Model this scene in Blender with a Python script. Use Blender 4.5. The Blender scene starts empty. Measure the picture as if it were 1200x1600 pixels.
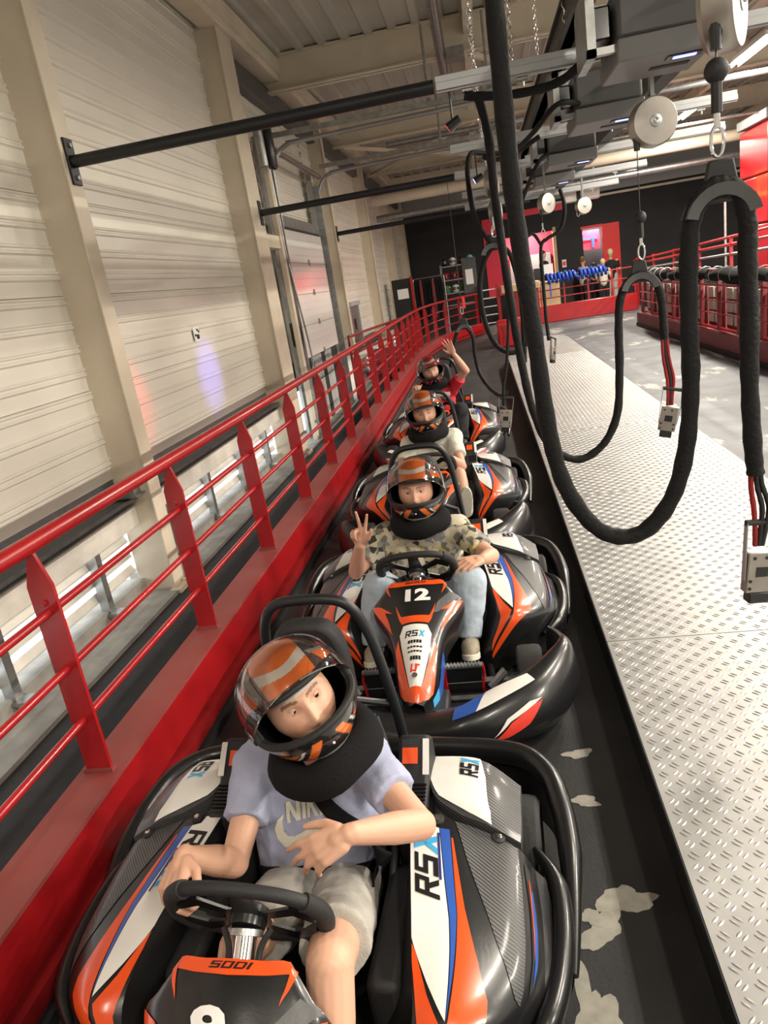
import bpy, bmesh, math, random
from mathutils import Vector, Matrix, Euler
from mathutils.bvhtree import BVHTree
import numpy as np
random.seed(7)
SC = bpy.context.scene
COL = SC.collection
R = math.radians

# ---------------------------------------------------------------- camera
CAM_LOC = Vector((0, 0, 1.8))
PITCH, YAW, ROLL = -0.30024, -0.17401, -0.16207
def cam_axes(p, y, r):
    f = Vector((math.sin(y)*math.cos(p), math.cos(y)*math.cos(p), math.sin(p)))
    rt = Vector((math.cos(y), -math.sin(y), 0)); up = rt.cross(f)
    c, s = math.cos(r), math.sin(r)
    return rt*c + up*s, up*c - rt*s, f
_r, _u, _f = cam_axes(PITCH, YAW, ROLL)
cd = bpy.data.cameras.new('camera'); cam = bpy.data.objects.new('camera', cd); COL.objects.link(cam)
cd.sensor_fit = 'VERTICAL'; cd.sensor_height = 36.0; cd.lens = 1118*36/1600
cd.clip_start = 0.05; cd.clip_end = 200
cam.matrix_world = Matrix(((_r.x, _u.x, -_f.x, 0), (_r.y, _u.y, -_f.y, 0), (_r.z, _u.z, -_f.z, CAM_LOC.z), (0, 0, 0, 1)))
SC.camera = cam

# ---------------------------------------------------------------- world, exposure, main lights
w = bpy.data.worlds.new('world'); SC.world = w; w.use_nodes = True
bg = w.node_tree.nodes['Background']; bg.inputs[0].default_value = (0.93, 0.97, 1.0, 1); bg.inputs[1].default_value = 1.6
SC.view_settings.view_transform = 'Standard'; SC.view_settings.look = 'None'
SC.view_settings.gamma = 1; SC.view_settings.use_curve_mapping = False
SC.view_settings.exposure = 0.95
WARM = (1.0, 0.91, 0.78)
LIGHT_ROWS = [  # x, y, z, power : the fluorescent battens under the roof (a lamp in each)
    (4.1, 12.1, 4.1, 200), (4.4, 16.4, 4.1, 190), (4.2, 21.5, 4.1, 170), (4.0, 7.4, 4.1, 170), (3.7, 2.9, 4.1, 110),
    (1.9, -1.6, 4.1, 80), (-0.8, -1.9, 4.3, 25), (8.0, -1.0, 3.9, 380), (8.0, 3.0, 3.9, 420), (8.0, 7.0, 3.9, 420), (8.0, 11.0, 3.9, 380), (8.0, 16.0, 3.9, 300)]

# ---------------------------------------------------------------- materials
MATS = {}
def mat(name, col=(.5,.5,.5), rough=.5, metal=0.0, noise=None, bump=None, coat=0.0, spec=None, emit=None, attr=None, trans=0.0, alpha=None):
    """noise = (scale, amount, second colour or None), bump = (scale, strength)"""
    if name in MATS: return MATS[name]
    m = bpy.data.materials.new(name); m.use_nodes = True; nt = m.node_tree
    b = nt.nodes['Principled BSDF']
    c4 = (*col, 1)
    b.inputs['Base Color'].default_value = c4; b.inputs['Roughness'].default_value = rough; b.inputs['Metallic'].default_value = metal
    b.inputs['Coat Weight'].default_value = coat
    b.inputs['Coat Roughness'].default_value = .12
    if spec is not None: b.inputs['Specular IOR Level'].default_value = spec
    if trans: b.inputs['Transmission Weight'].default_value = trans
    tc = nt.nodes.new('ShaderNodeTexCoord')
    src = None
    if attr:
        a = nt.nodes.new('ShaderNodeVertexColor'); a.layer_name = attr; src = a.outputs['Color']
    if noise:
        n = nt.nodes.new('ShaderNodeTexNoise'); n.inputs['Scale'].default_value = noise[0]; n.inputs['Detail'].default_value = 6
        nt.links.new(tc.outputs['Object'], n.inputs['Vector'])
        rp = nt.nodes.new('ShaderNodeValToRGB'); rp.color_ramp.elements[0].position = .35; rp.color_ramp.elements[1].position = .7
        nt.links.new(n.outputs['Fac'], rp.inputs['Fac'])
        mx = nt.nodes.new('ShaderNodeMix'); mx.data_type = 'RGBA'
        second = noise[2] if len(noise) > 2 and noise[2] else tuple(x*(1-noise[1]) for x in col)
        mul = nt.nodes.new('ShaderNodeMath'); mul.operation = 'MULTIPLY'; mul.inputs[1].default_value = 1.0 if not (len(noise) > 2 and noise[2]) else noise[1]
        nt.links.new(rp.outputs['Color'], mul.inputs[0]); nt.links.new(mul.outputs[0], mx.inputs['Factor'])
        mx.inputs[6].default_value = c4; mx.inputs[7].default_value = (*second, 1)
        if src is not None: nt.links.new(src, mx.inputs[6])
        src = mx.outputs[2]
    if src is not None: nt.links.new(src, b.inputs['Base Color'])
    if bump:
        n = nt.nodes.new('ShaderNodeTexNoise'); n.inputs['Scale'].default_value = bump[0]; n.inputs['Detail'].default_value = 5
        nt.links.new(tc.outputs['Object'], n.inputs['Vector'])
        bp = nt.nodes.new('ShaderNodeBump'); bp.inputs['Strength'].default_value = bump[1]; bp.inputs['Distance'].default_value = .01
        nt.links.new(n.outputs['Fac'], bp.inputs['Height']); nt.links.new(bp.outputs['Normal'], b.inputs['Normal'])
    if emit: b.inputs['Emission Color'].default_value = (*emit[0], 1); b.inputs['Emission Strength'].default_value = emit[1]
    MATS[name] = m
    return m

mat('cladding', (.80,.765,.68), .32, .0, noise=(1.1, .09), bump=(9, .03))
mat('beige_steel', (.70,.62,.49), .45, 0, noise=(3, .12), bump=(40,.05))
mat('white_dirty', (.72,.69,.62), .55, 0, noise=(4,.3))
mat('concrete', (.36,.35,.32), .85, 0, noise=(6,.35), bump=(30,.3))
mat('carpet', (.035,.035,.036), .95, 0, noise=(9,.3), bump=(300,.5))
mat('red_paint', (.40,.010,.014), .3, 0, noise=(5,.2), coat=.3)
mat('red_worn', (.27,.045,.042), .5, 0, noise=(7,.5,(.24,.09,.08)))
mat('dark_red', (.30,.012,.014), .35, 0, noise=(6,.4))
mat('black_steel', (.012,.014,.016), .4, .0)
mat('galv', (.42,.43,.42), .38, .85, noise=(14,.3))
mat('alu', (.42,.43,.44), .38, .85)
mat('chrome', (.8,.8,.8), .14, 1.0)
mat('black_plastic', (.010,.010,.011), .31, 0, bump=(120,.03), coat=.2)
mat('black_matte', (.016,.016,.017), .62, 0, bump=(160,.12))
mat('rubber', (.018,.018,.018), .75, 0, bump=(60,.2))
mat('black_fabric', (.008,.008,.009), .92, 0, bump=(220,.35), spec=.2)
mat('sleeve_black', (.008,.008,.0085), .7, 0, bump=(70,.5), spec=.25)
mat('orange_vinyl', (.86,.09,.012), .28, 0, coat=.4, noise=(9,.12))
mat('white_vinyl', (.82,.81,.77), .33, 0, coat=.3, noise=(11,.25,(.62,.6,.56)))
mat('blue_vinyl', (.03,.10,.42), .3, 0, coat=.3)
mat('cyan_vinyl', (.06,.42,.78), .3, 0, coat=.3)
mat('navy_vinyl', (.03,.035,.20), .3, 0, coat=.3)
mat('black_print', (.01,.01,.011), .4)
mat('white_print', (.85,.85,.83), .4)
mat('red_print', (.75,.05,.03), .4)
mat('grey_plastic', (.09,.09,.092), .42, 0, bump=(90,.1), noise=(12,.3))
mat('charger_grey', (.075,.075,.075), .45, 0)
mat('charger_light', (.17,.17,.17), .4, 0)
mat('paper', (.85,.85,.83), .7)
mat('wall_black', (.017,.017,.018), .75, 0, noise=(2,.3))
mat('wall_grey', (.33,.34,.34), .6)
mat('deck', (.46,.43,.37), .55, 0, noise=(2,.15))
mat('tube_glow', (1,.9,.75), .5, emit=((1,.9,.72), 14))

# carbon weave, diagonal fine ribs
def carbon():
    m = mat('carbon', (.05,.05,.052), .42, 0, coat=.15); nt = m.node_tree; b = nt.nodes['Principled BSDF']
    tc = nt.nodes.new('ShaderNodeTexCoord'); wv = nt.nodes.new('ShaderNodeTexWave'); wv.bands_direction = 'DIAGONAL'
    wv.inputs['Scale'].default_value = 55; wv.inputs['Distortion'].default_value = 0
    nt.links.new(tc.outputs['Object'], wv.inputs['Vector'])
    rp = nt.nodes.new('ShaderNodeValToRGB'); rp.color_ramp.elements[0].color = (.030,.030,.031,1); rp.color_ramp.elements[1].color = (.085,.085,.087,1)
    nt.links.new(wv.outputs['Color'], rp.inputs['Fac']); nt.links.new(rp.outputs['Color'], b.inputs['Base Color'])
    bp = nt.nodes.new('ShaderNodeBump'); bp.inputs['Strength'].default_value = .25; bp.inputs['Distance'].default_value = .004
    nt.links.new(wv.outputs['Fac'], bp.inputs['Height']); nt.links.new(bp.outputs['Normal'], b.inputs['Normal'])
carbon()
# clear helmet visor / thin clear plastic
def clear(name, tint, gloss):
    m = bpy.data.materials.new(name); m.use_nodes = True; nt = m.node_tree; nt.nodes.clear()
    o = nt.nodes.new('ShaderNodeOutputMaterial'); t = nt.nodes.new('ShaderNodeBsdfTransparent'); t.inputs[0].default_value = (*tint, 1)
    g = nt.nodes.new('ShaderNodeBsdfGlossy'); g.inputs['Roughness'].default_value = .05; g.inputs[0].default_value = (.9,.9,.9,1)
    fr = nt.nodes.new('ShaderNodeFresnel'); fr.inputs[0].default_value = 1.5
    ad = nt.nodes.new('ShaderNodeMath'); ad.operation = 'ADD'; ad.inputs[1].default_value = gloss; ad.use_clamp = True
    nt.links.new(fr.outputs[0], ad.inputs[0])
    mx = nt.nodes.new('ShaderNodeMixShader'); nt.links.new(ad.outputs[0], mx.inputs[0]); nt.links.new(t.outputs[0], mx.inputs[1]); nt.links.new(g.outputs[0], mx.inputs[2])
    nt.links.new(mx.outputs[0], o.inputs[0]); MATS[name] = m
clear('visor_clear', (.80,.80,.79), .04)
clear('visor_rim', (.55,.55,.55), .25)

# ---------------------------------------------------------------- mesh builder
def V(*a): return Vector(a)
class G:
    def __init__(s): s.v = []; s.f = []; s.m = []; s.cur = 0
    def face(s, idx): s.f.append(tuple(idx)); s.m.append(s.cur)
    def add(s, verts, faces):
        o = len(s.v); s.v += [tuple(p) for p in verts]
        for q in faces: s.face([o+i for i in q])
        return s
    def box(s, c, d, rot=None, taper=None):
        x, y, z = d[0]/2, d[1]/2, d[2]/2
        pts = [V(a*x, b*y, e*z) for e in (-1, 1) for b in (-1, 1) for a in (-1, 1)]
        if taper:
            for p in pts:
                if p.z > 0: p.x *= taper[0]; p.y *= taper[1]
        if rot is not None:
            m = rot if isinstance(rot, Matrix) else Euler(rot).to_matrix()
            pts = [m @ p for p in pts]
        c = Vector(c); pts = [p+c for p in pts]
        return s.add(pts, [(0,2,3,1),(4,5,7,6),(0,1,5,4),(1,3,7,5),(3,2,6,7),(2,0,4,6)])
    def span(s, a, b):
        a = Vector(a); b = Vector(b); return s.box((a+b)/2, [abs(b[i]-a[i]) for i in range(3)])
    def bar(s, p0, p1, wd, ht, up=(0,0,1)):
        p0 = Vector(p0); p1 = Vector(p1); z = (p1-p0).normalized(); u = Vector(up)
        x = u.cross(z)
        if x.length < 1e-4: x = V(1,0,0).cross(z)
        x.normalize(); y = z.cross(x)
        m = Matrix((x, y, z)).transposed()
        return s.box((p0+p1)/2, (wd, ht, (p1-p0).length), m)
    def cyl(s, p0, p1, r0, r1=None, n=14, caps=True):
        return s.tube([p0, p1], [r0, r0 if r1 is None else r1], n, caps=caps)
    def tube(s, path, r, n=10, caps=True, closed=False, flat=1.0, up=None):
        P = [Vector(p) for p in path]; k = len(P)
        rr = r if isinstance(r, (list, tuple)) else [r]*k
        o = len(s.v); prev = None
        for i, p in enumerate(P):
            if closed: t = P[(i+1) % k]-P[i-1]
            else: t = P[min(i+1, k-1)]-P[max(i-1, 0)]
            if t.length < 1e-9: t = V(0,0,1)
            t.normalize()
            if prev is None:
                a = Vector(up) if up else (V(0,0,1) if abs(t.z) < .9 else V(1,0,0))
            else: a = prev
            x = a - t*a.dot(t)
            if x.length < 1e-6: x = V(1,0,0) - t*t.x
            x.normalize(); prev = x; y = t.cross(x)
            for j in range(n):
                an = 2*math.pi*j/n; s.v.append(tuple(p + x*math.cos(an)*rr[i] + y*math.sin(an)*rr[i]*flat))
        m = k if closed else k-1
        for i in range(m):
            for j in range(n):
                a = o+i*n+j; b = o+i*n+(j+1) % n; c = o+((i+1) % k)*n+(j+1) % n; d = o+((i+1) % k)*n+j
                s.face((a, b, c, d))
        if caps and not closed:
            s.face([o+j for j in reversed(range(n))]); s.face([o+(k-1)*n+j for j in range(n)])
        return s
    def grid(s, rows, close_u=False, close_v=False):
        nr = len(rows); nc = len(rows[0]); o = len(s.v)
        for r in rows: s.v += [tuple(p) for p in r]
        for i in range(nr if close_v else nr-1):
            for j in range(nc if close_u else nc-1):
                i2 = (i+1) % nr; j2 = (j+1) % nc
                s.face((o+i*nc+j, o+i*nc+j2, o+i2*nc+j2, o+i2*nc+j))
        return s
    def lathe(s, prof, c=(0,0,0), axis=(0,0,1), n=28, caps=True):
        """prof = [(radius, along)]"""
        z = Vector(axis).normalized(); x = V(1,0,0) if abs(z.x) < .9 else V(0,1,0)
        x = (x - z*x.dot(z)).normalized(); y = z.cross(x); c = Vector(c); o = len(s.v); k = len(prof)
        for r, h in prof:
            for j in range(n):
                a = 2*math.pi*j/n; s.v.append(tuple(c + z*h + x*math.cos(a)*r + y*math.sin(a)*r))
        for i in range(k-1):
            for j in range(n):
                s.face((o+i*n+j, o+i*n+(j+1) % n, o+(i+1)*n+(j+1) % n, o+(i+1)*n+j))
        if caps:
            s.face([o+j for j in reversed(range(n))]); s.face([o+(k-1)*n+j for j in range(n)])
        return s
    def sphere(s, c, r, n=16, m=10, rot=None):
        c = Vector(c); r = r if isinstance(r, (tuple, list)) else (r, r, r); rows = []
        for i in range(m+1):
            ph = -math.pi/2 + math.pi*i/m; row = []
            for j in range(n):
                th = 2*math.pi*j/n
                p = V(r[0]*math.cos(ph)*math.cos(th), r[1]*math.cos(ph)*math.sin(th), r[2]*math.sin(ph))
                row.append((rot @ p if rot is not None else p) + c)
            rows.append(row)
        return s.grid(rows, close_u=True)
    def prism(s, poly, f, h0, h1):
        """poly 2D list, f(u,v,h)->point"""
        n = len(poly); o = len(s.v)
        s.v += [tuple(f(u, v, h0)) for u, v in poly] + [tuple(f(u, v, h1)) for u, v in poly]
        s.face([o+i for i in reversed(range(n))]); s.face([o+n+i for i in range(n)])
        for i in range(n):
            j = (i+1) % n; s.face((o+i, o+j, o+n+j, o+n+i))
        return s
    def mesh(s, name, mats, smooth=True):
        me = bpy.data.meshes.new(name); me.from_pydata(s.v, [], s.f)
        for m in (mats if isinstance(mats, (list, tuple)) else [mats]): me.materials.append(MATS[m] if isinstance(m, str) else m)
        me.polygons.foreach_set('material_index', s.m)
        me.update()
        bm = bmesh.new(); bm.from_mesh(me); bmesh.ops.recalc_face_normals(bm, faces=bm.faces); bm.to_mesh(me); bm.free()
        if smooth:
            me.polygons.foreach_set('use_smooth', [True]*len(me.polygons))
            try: me.set_sharp_from_angle(angle=R(38))
            except Exception: pass
        return me
    def build(s, name, mats, parent=None, loc=None, rot=None, bevel=0, smooth=True):
        return link(name, s.mesh(name, mats, smooth), parent, loc, rot, bevel)

def link(name, me, parent=None, loc=None, rot=None, bevel=0):
    o = bpy.data.objects.new(name, me); COL.objects.link(o)
    if parent is not None: o.parent = parent
    if loc is not None: o.location = loc
    if rot is not None: o.rotation_euler = rot
    if bevel:
        b = o.modifiers.new('bevel', 'BEVEL'); b.width = bevel; b.segments = 2; b.limit_method = 'ANGLE'; b.angle_limit = R(40)
    return o
def empty(name, loc=(0,0,0), rz=0, parent=None):
    o = bpy.data.objects.new(name, None); COL.objects.link(o); o.location = loc; o.rotation_euler = (0, 0, rz); o.empty_display_size = .1
    if parent is not None: o.parent = parent
    return o
def tag(o, label, cat, group=None):
    o['label'] = label; o['category'] = cat
    if group: o['group'] = group
    return o
def struct(o): o['kind'] = 'structure'; return o
def copy_tree(o, parent=None):
    c = o.copy(); COL.objects.link(c)
    if parent is not None: c.parent = parent
    for ch in list(o.children): copy_tree(ch, c)
    return c
def cr(pts, n=6, closed=False):
    """Catmull-Rom through points"""
    P = [Vector(p) for p in pts]; out = []; k = len(P)
    for i in range(k if closed else k-1):
        if closed: a, b, c, d = P[i-1], P[i], P[(i+1) % k], P[(i+2) % k]
        else: a, b, c, d = P[max(i-1, 0)], P[i], P[i+1], P[min(i+2, k-1)]
        for j in range(n):
            t = j/n
            out.append(.5*((2*b) + (c-a)*t + (2*a-5*b+4*c-d)*t*t + (3*b-a-3*c+d)*t**3))
    if not closed: out.append(P[-1])
    return out
class Surf:
    """Catmull-Rom surface through a grid of points rows[v][u]"""
    def __init__(s, rows): s.r = [[Vector(p) for p in q] for q in rows]; s.nv = len(rows); s.nu = len(rows[0])
    @staticmethod
    def w(t): return (.5*(-t+2*t*t-t**3), .5*(2-5*t*t+3*t**3), .5*(t+4*t*t-3*t**3), .5*(-t*t+t**3))
    def __call__(s, u, v):
        u = min(max(u, 0), s.nu-1); v = min(max(v, 0), s.nv-1)
        i = min(int(u), s.nu-2); j = min(int(v), s.nv-2); wu = s.w(u-i); wv = s.w(v-j); p = Vector((0,0,0))
        for b in range(4):
            vj = j-1+b; row = s.r[min(max(vj, 0), s.nv-1)]
            for a in range(4):
                ui = min(max(i-1+a, 0), s.nu-1); p += row[ui]*(wu[a]*wv[b])
        return p
    def normal(s, u, v):
        e = .02; a = s(min(u+e, s.nu-1), v)-s(max(u-e, 0), v); b = s(u, min(v+e, s.nv-1))-s(u, max(v-e, 0))
        n = a.cross(b); return n.normalized() if n.length > 1e-12 else V(0,0,1)
    def mesh(s, g, nu, nv): 
        return g.grid([[s(u/nu*(s.nu-1), v/nv*(s.nv-1)) for u in range(nu+1)] for v in range(nv+1)])
def flat_tris(polys, maxlen):
    """polys: list of 2D loops -> verts2d, tris, subdivided"""
    bm = bmesh.new()
    for loop in polys:
        vs = [bm.verts.new((p[0], p[1], 0)) for p in loop]
        try: bm.faces.new(vs)
        except Exception: pass
    bm.normal_update(); bmesh.ops.triangulate(bm, faces=bm.faces)
    for _ in range(5):
        es = [e for e in bm.edges if e.calc_length() > maxlen]
        if not es: break
        bmesh.ops.subdivide_edges(bm, edges=es, cuts=1); bmesh.ops.triangulate(bm, faces=bm.faces)
    bm.verts.index_update(); vs = [(v.co.x, v.co.y) for v in bm.verts]; fs = [[v.index for v in f.verts] for f in bm.faces]; bm.free()
    return vs, fs
def surf_decal(g, S, polys, off=.0015, maxlen=.25, sign=1, mp=None):
    vs, fs = flat_tris(polys, maxlen)
    if mp: vs = [mp(*p) for p in vs]
    g.add([S(u, v) + S.normal(u, v)*off*sign for u, v in vs], fs)
def text_polys(txt, size=1.0, bold=0.0, shear=0.0):
    """text outline triangulated as 2D tri list (default font)"""
    c = bpy.data.curves.new('t', 'FONT'); c.body = txt; c.size = size; c.shear = shear; c.offset = bold; c.align_x = 'CENTER'; c.align_y = 'CENTER'; c.resolution_u = 3
    o = bpy.data.objects.new('t', c); COL.objects.link(o)
    dg = bpy.context.evaluated_depsgraph_get(); me = bpy.data.meshes.new_from_object(o.evaluated_get(dg))
    out = [[(me.vertices[i].co.x, me.vertices[i].co.y) for i in p.vertices] for p in me.polygons]
    bpy.data.objects.remove(o); bpy.data.curves.remove(c); bpy.data.meshes.remove(me)
    return out

# ================================================================ SETTING
# ---- floors
def worn_floor(name, base, patch, thr, scale=1.3):
    m = mat(name, base, .55, 0, bump=(80,.15)); nt = m.node_tree; b = nt.nodes['Principled BSDF']
    tc = nt.nodes.new('ShaderNodeTexCoord'); n1 = nt.nodes.new('ShaderNodeTexNoise'); n1.inputs['Scale'].default_value = scale; n1.inputs['Detail'].default_value = 8; n1.inputs['Roughness'].default_value = .62
    mp = nt.nodes.new('ShaderNodeMapping'); mp.inputs['Scale'].default_value = (1.0, .55, 1)
    nt.links.new(tc.outputs['Object'], mp.inputs[0]); nt.links.new(mp.outputs[0], n1.inputs['Vector'])
    r = nt.nodes.new('ShaderNodeValToRGB'); e = r.color_ramp.elements; e[0].position = thr; e[0].color = (0,0,0,1); e[1].position = thr+.035; e[1].color = (1,1,1,1)
    nt.links.new(n1.outputs['Fac'], r.inputs[0])
    n2 = nt.nodes.new('ShaderNodeTexNoise'); n2.inputs['Scale'].default_value = 2.2; n2.inputs['Detail'].default_value = 7
    nt.links.new(tc.outputs['Object'], n2.inputs['Vector'])
    r2 = nt.nodes.new('ShaderNodeValToRGB'); r2.color_ramp.elements[0].position = .3; r2.color_ramp.elements[1].position = .75
    r2.color_ramp.elements[0].color = (*[c*.6 for c in base], 1); r2.color_ramp.elements[1].color = (*[c*1.5 for c in base], 1)
    nt.links.new(n2.outputs['Fac'], r2.inputs[0])
    mx = nt.nodes.new('ShaderNodeMix'); mx.data_type = 'RGBA'; nt.links.new(r.outputs[0], mx.inputs['Factor']); nt.links.new(r2.outputs[0], mx.inputs[6]); mx.inputs[7].default_value = (*patch, 1)
    nt.links.new(mx.outputs[2], b.inputs['Base Color'])
worn_floor('lane_floor', (.030,.030,.031), (.2,.19,.17), .9)
worn_floor('track_floor', (.085,.092,.102), (.33,.32,.285), .585)
mat('bare_concrete', (.42,.40,.34), .8, 0, noise=(25,.25))
lane = struct(G().span((-1.5,-4,-.1),(.7,30,0)).build('floor', 'lane_floor', smooth=False))
track = struct(G().span((.7,-4,-.1),(13,30,-.001)).build('floor', 'track_floor', smooth=False))
walk = struct(G().span((-2.75,-4,-.1),(-1.5,30,0)).build('floor_walkway', 'carpet', smooth=False))
struct(G().span((-2.62,-4,0),(-2.30,30,.025)).build('trim_1', 'concrete', smooth=False))
def blob_patch(cx, cy, rx, ry, seed, ang=0):
    rnd = random.Random(seed); n = 26; pts = []
    ph = [rnd.uniform(0, 6.28) for _ in range(4)]
    for i in range(n):
        a = 2*math.pi*i/n; k = 1+.22*math.sin(2*a+ph[0])+.16*math.sin(3*a+ph[1])+.12*math.sin(5*a+ph[2])+rnd.uniform(-.08,.08)
        x, y = rx*k*math.cos(a), ry*k*math.sin(a); pts.append((cx+x*math.cos(ang)-y*math.sin(ang), cy+x*math.sin(ang)+y*math.cos(ang)))
    n = len(pts); h = .0012+.0002*(seed % 7); g = G().add([(cx,cy,h)]+[(p[0],p[1],h) for p in pts]+[(p[0],p[1],0) for p in pts], [(0,1+i,1+(i+1) % n) for i in range(n)]+[(1+i,1+n+i,1+n+(i+1) % n,1+(i+1) % n) for i in range(n)]); return g.build('bare_patch', 'bare_concrete', lane, smooth=False)
for i, a in enumerate([(.175,2.38,.045,.03,1,0),(.165,2.12,.05,.025,5,0),(.215,1.70,.06,.055,3,0),(.14,1.60,.075,.045,8,.8),(.12,1.64,.03,.03,12,0),(.075,1.38,.03,.11,9,0),(.10,1.35,.045,.06,21,0),(.255,1.705,.05,.03,36,0)]):
    blob_patch(*a)

# ---- left wall: steel columns, horizontal cladding sheets, louvred openings
WX = -2.58
wall = empty('wall_left', (WX, 10, 0)); struct(wall)
WI = Matrix.Translation((-WX, -10, 0))
def wpart(g, name, m, bevel=0, smooth=True, par=None):
    o = g.build(name, m, par or wall, bevel=bevel, smooth=smooth); o.matrix_parent_inverse = WI; return o
wpart(G().span((WX-.12,-4,.62),(WX-.06,30,5.2)), 'backing', 'wall_grey', smooth=False)
BAYS = [(-4,.3),(.42,4.42),(4.54,8.14),(8.56,9.25),(12.35,13.02),(13.16,17.5),(17.64,21.9),(22.0,26.4)]
sheet_cache = {}
def sheet_mesh(L, n=4, p=.15):
    key = round(L, 2)
    if key in sheet_cache: return sheet_cache[key]
    prof = []
    for i in range(n):
        z = i*p
        prof += [(0,z+.001),(0,z+.088),(.014,z+.098),(.014,z+.110),(.004,z+.118),(.004,z+.126),(.014,z+.134),(.014,z+.142)]
    prof += [(0,n*p-.0015)]
    g = G(); g.grid([[(x, y, z) for x, z in prof] for y in (-L/2, L/2)])
    me = g.mesh('cladding_sheet', 'cladding'); sheet_cache[key] = me; return me
for (a, b) in BAYS:
    for k in range(7):
        z = .86+k*.6
        o = link('cladding_sheet', sheet_mesh(b-a+.06), wall); o.location = (0, (a+b)/2-10, z)
for k in range(4):
    o = link('cladding_sheet', sheet_mesh(3.2), wall); o.location = (0, 10.8-10, 2.90+k*.6)
for y in (.36, 4.48, 8.50, 13.09, 17.57, 21.95, 26.4):
    yb = .36 if y == 8.50 else .06
    g = G().span((WX-.02,y-yb,0),(-2.335,y+.06,4.75)); g.span((-2.345,y-yb-.025,0.0),(-2.33,y+.075,4.75))
    wpart(g, 'steel_column', 'beige_steel', bevel=.004)
    wpart(G().span((-2.36,y-.12,.0),(-2.28,y+.1,.03)).box((-2.31,y+.03,.04),(.025,.025,.03)), 'base_plate', 'beige_steel')
    wpart(G().span((WX+.05,y-.16,.74),(WX+.17,y-.06,.84)).span((WX+.03,y-.2,.74),(WX+.2,y-.06,.752)), 'bracket', 'galv')
# drip ledge + wooden rail + louvres at the foot of the wall
for (a, b) in BAYS:
    if b-a < 1: continue
    wpart(G().span((WX-.04,a,.70),(WX+.13,b,.725)).span((WX-.04,a,.725),(WX-.01,b,.87)), 'drip_ledge', 'grey_plastic', smooth=False)
    wpart(G().span((WX-.02,a,.52),(WX+.10,b,.66)), 'ledge_rail', 'white_dirty', bevel=.006)
    wpart(G().span((WX-.16,a,.0),(WX+.02,b,.12)), 'sill', 'concrete')
    n = max(2, int((b-a)/.85))
    for i in range(n):
        y = a+(i+.5)*(b-a)/n
        wpart(G().span((WX-.02,y-.03,.05),(WX+.04,y+.03,.56)).box((WX+.06,y,.09),(.12,.1,.02)), 'louvre_post', 'galv')
    for z in (.2,.31,.42):
        wpart(G().box((WX-.05,(a+b)/2,z),(.03,b-a,.06),(0,R(-25),0)), 'louvre_slat', 'white_dirty', smooth=False)

# ---- roof
ceil = struct(G().span((-2.8,-4,4.86),(13,30,5.2)).build('ceiling', 'deck', smooth=False))
def cpart(g, name, m, bevel=0): o = g.build(name, m, ceil, bevel=bevel); return o
for i in range(52):
    x = -2.6+i*.3
    cpart(G().prism([(x,4.87),(x+.03,4.82),(x+.11,4.82),(x+.14,4.87)], lambda u, v, h: (u, h, v), -4, 28), 'deck_rib', 'deck')
for y in (1.5, 6.0, 10.4, 14.8, 19.2, 23.4):
    g = G().span((-2.5,y-.012,4.42),(13,y+.012,4.84)); g.span((-2.5,y-.09,4.42),(13,y+.09,4.437)); g.span((-2.5,y-.09,4.82),(13,y+.09,4.84))
    cpart(g, 'roof_beam', 'beige_steel')
for x in (-2.30, .2, 2.6, 5.0, 7.6):
    g = G().span((x-.06,-4,4.62),(x+.06,26.5,4.80)); cpart(g, 'purlin', 'beige_steel')
cpart(G().span((-2.5,-4,4.55),(-2.28,26.5,4.70)), 'eaves_beam', 'beige_steel', .01)
cpart(G().span((-2.56,8.6,4.25),(-2.44,26.5,4.5)), 'eaves_gutter', 'grey_plastic', .01)
for (p, q) in [((-2.3,15,4.45),(.2,19.0,4.45)),((.2,15,4.45),(-2.3,19,4.45)),((.2,10.6,4.45),(2.6,14.6,4.45)),((2.6,15,4.45),(5,19,4.45)),((5,10.6,4.45),(2.6,14.6,4.45)),((2.6,10,4.45),(5,6.4,4.45))]:
    cpart(G().bar(p, q, .06, .06), 'brace', 'beige_steel')
# galvanised cable trays and pipes along / across the hall
for (p, q, r) in [((-.15,3,4.35),(-.15,12,4.35),.025),((-1.2,12.4,3.9),(8,12.4,3.9),.045),((-2.3,18.2,3.75),(8,18.2,3.75),.12),((-2.3,18.8,3.4),(8,18.8,3.4),.08),((.3,21,3.6),(8,21,3.6),.04),((.3,16.4,3.9),(8,16.4,3.9),.03)]:
    cpart(G().cyl(p, q, r, n=12), 'pipe', 'galv' if r < .1 else 'beige_steel')
cpart(G().span((-.1,10.0,4.3),(.12,10.25,4.42)).span((-.22,3,4.38),(-.10,12,4.40)), 'cable_tray', 'galv')

# ---- sectional dock door in the left wall
d1 = struct(empty('door_1', (-2.45, 10.9, 0)))
DI = Matrix.Translation((2.45, -10.9, 0))
def dpart(g, name, m, bevel=0, smooth=True, par=None):
    o = g.build(name, m, par or d1, bevel=bevel, smooth=smooth)
    if par is None: o.matrix_parent_inverse = DI
    return o
for k, (z0, z1) in enumerate([(1.04,1.46),(1.465,1.88),(1.885,2.30),(2.305,2.72)]):
    g = G().span((-2.47,9.75,z0),(-2.42,12.05,z1))
    for j in range(1, 4): g.span((-2.42,9.76,z0+j*(z1-z0)/4-.006),(-2.416,12.04,z0+j*(z1-z0)/4+.006))
    dpart(g, 'door_panel', 'white_vinyl', .004)
    dpart(G().span((-2.42,10.85,z0-.03),(-2.40,10.89,z0+.05)).span((-2.425,10.80,z0-.01),(-2.405,10.94,z0+.006)), 'hinge', 'galv')
dpart(G().span((-2.48,9.75,2.72),(-2.43,12.05,2.76)), 'seal', 'black_matte')
dpart(G().span((-2.55,9.7,0.02),(-2.47,12.1,1.04)), 'dock_curtain', 'black_matte')
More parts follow.
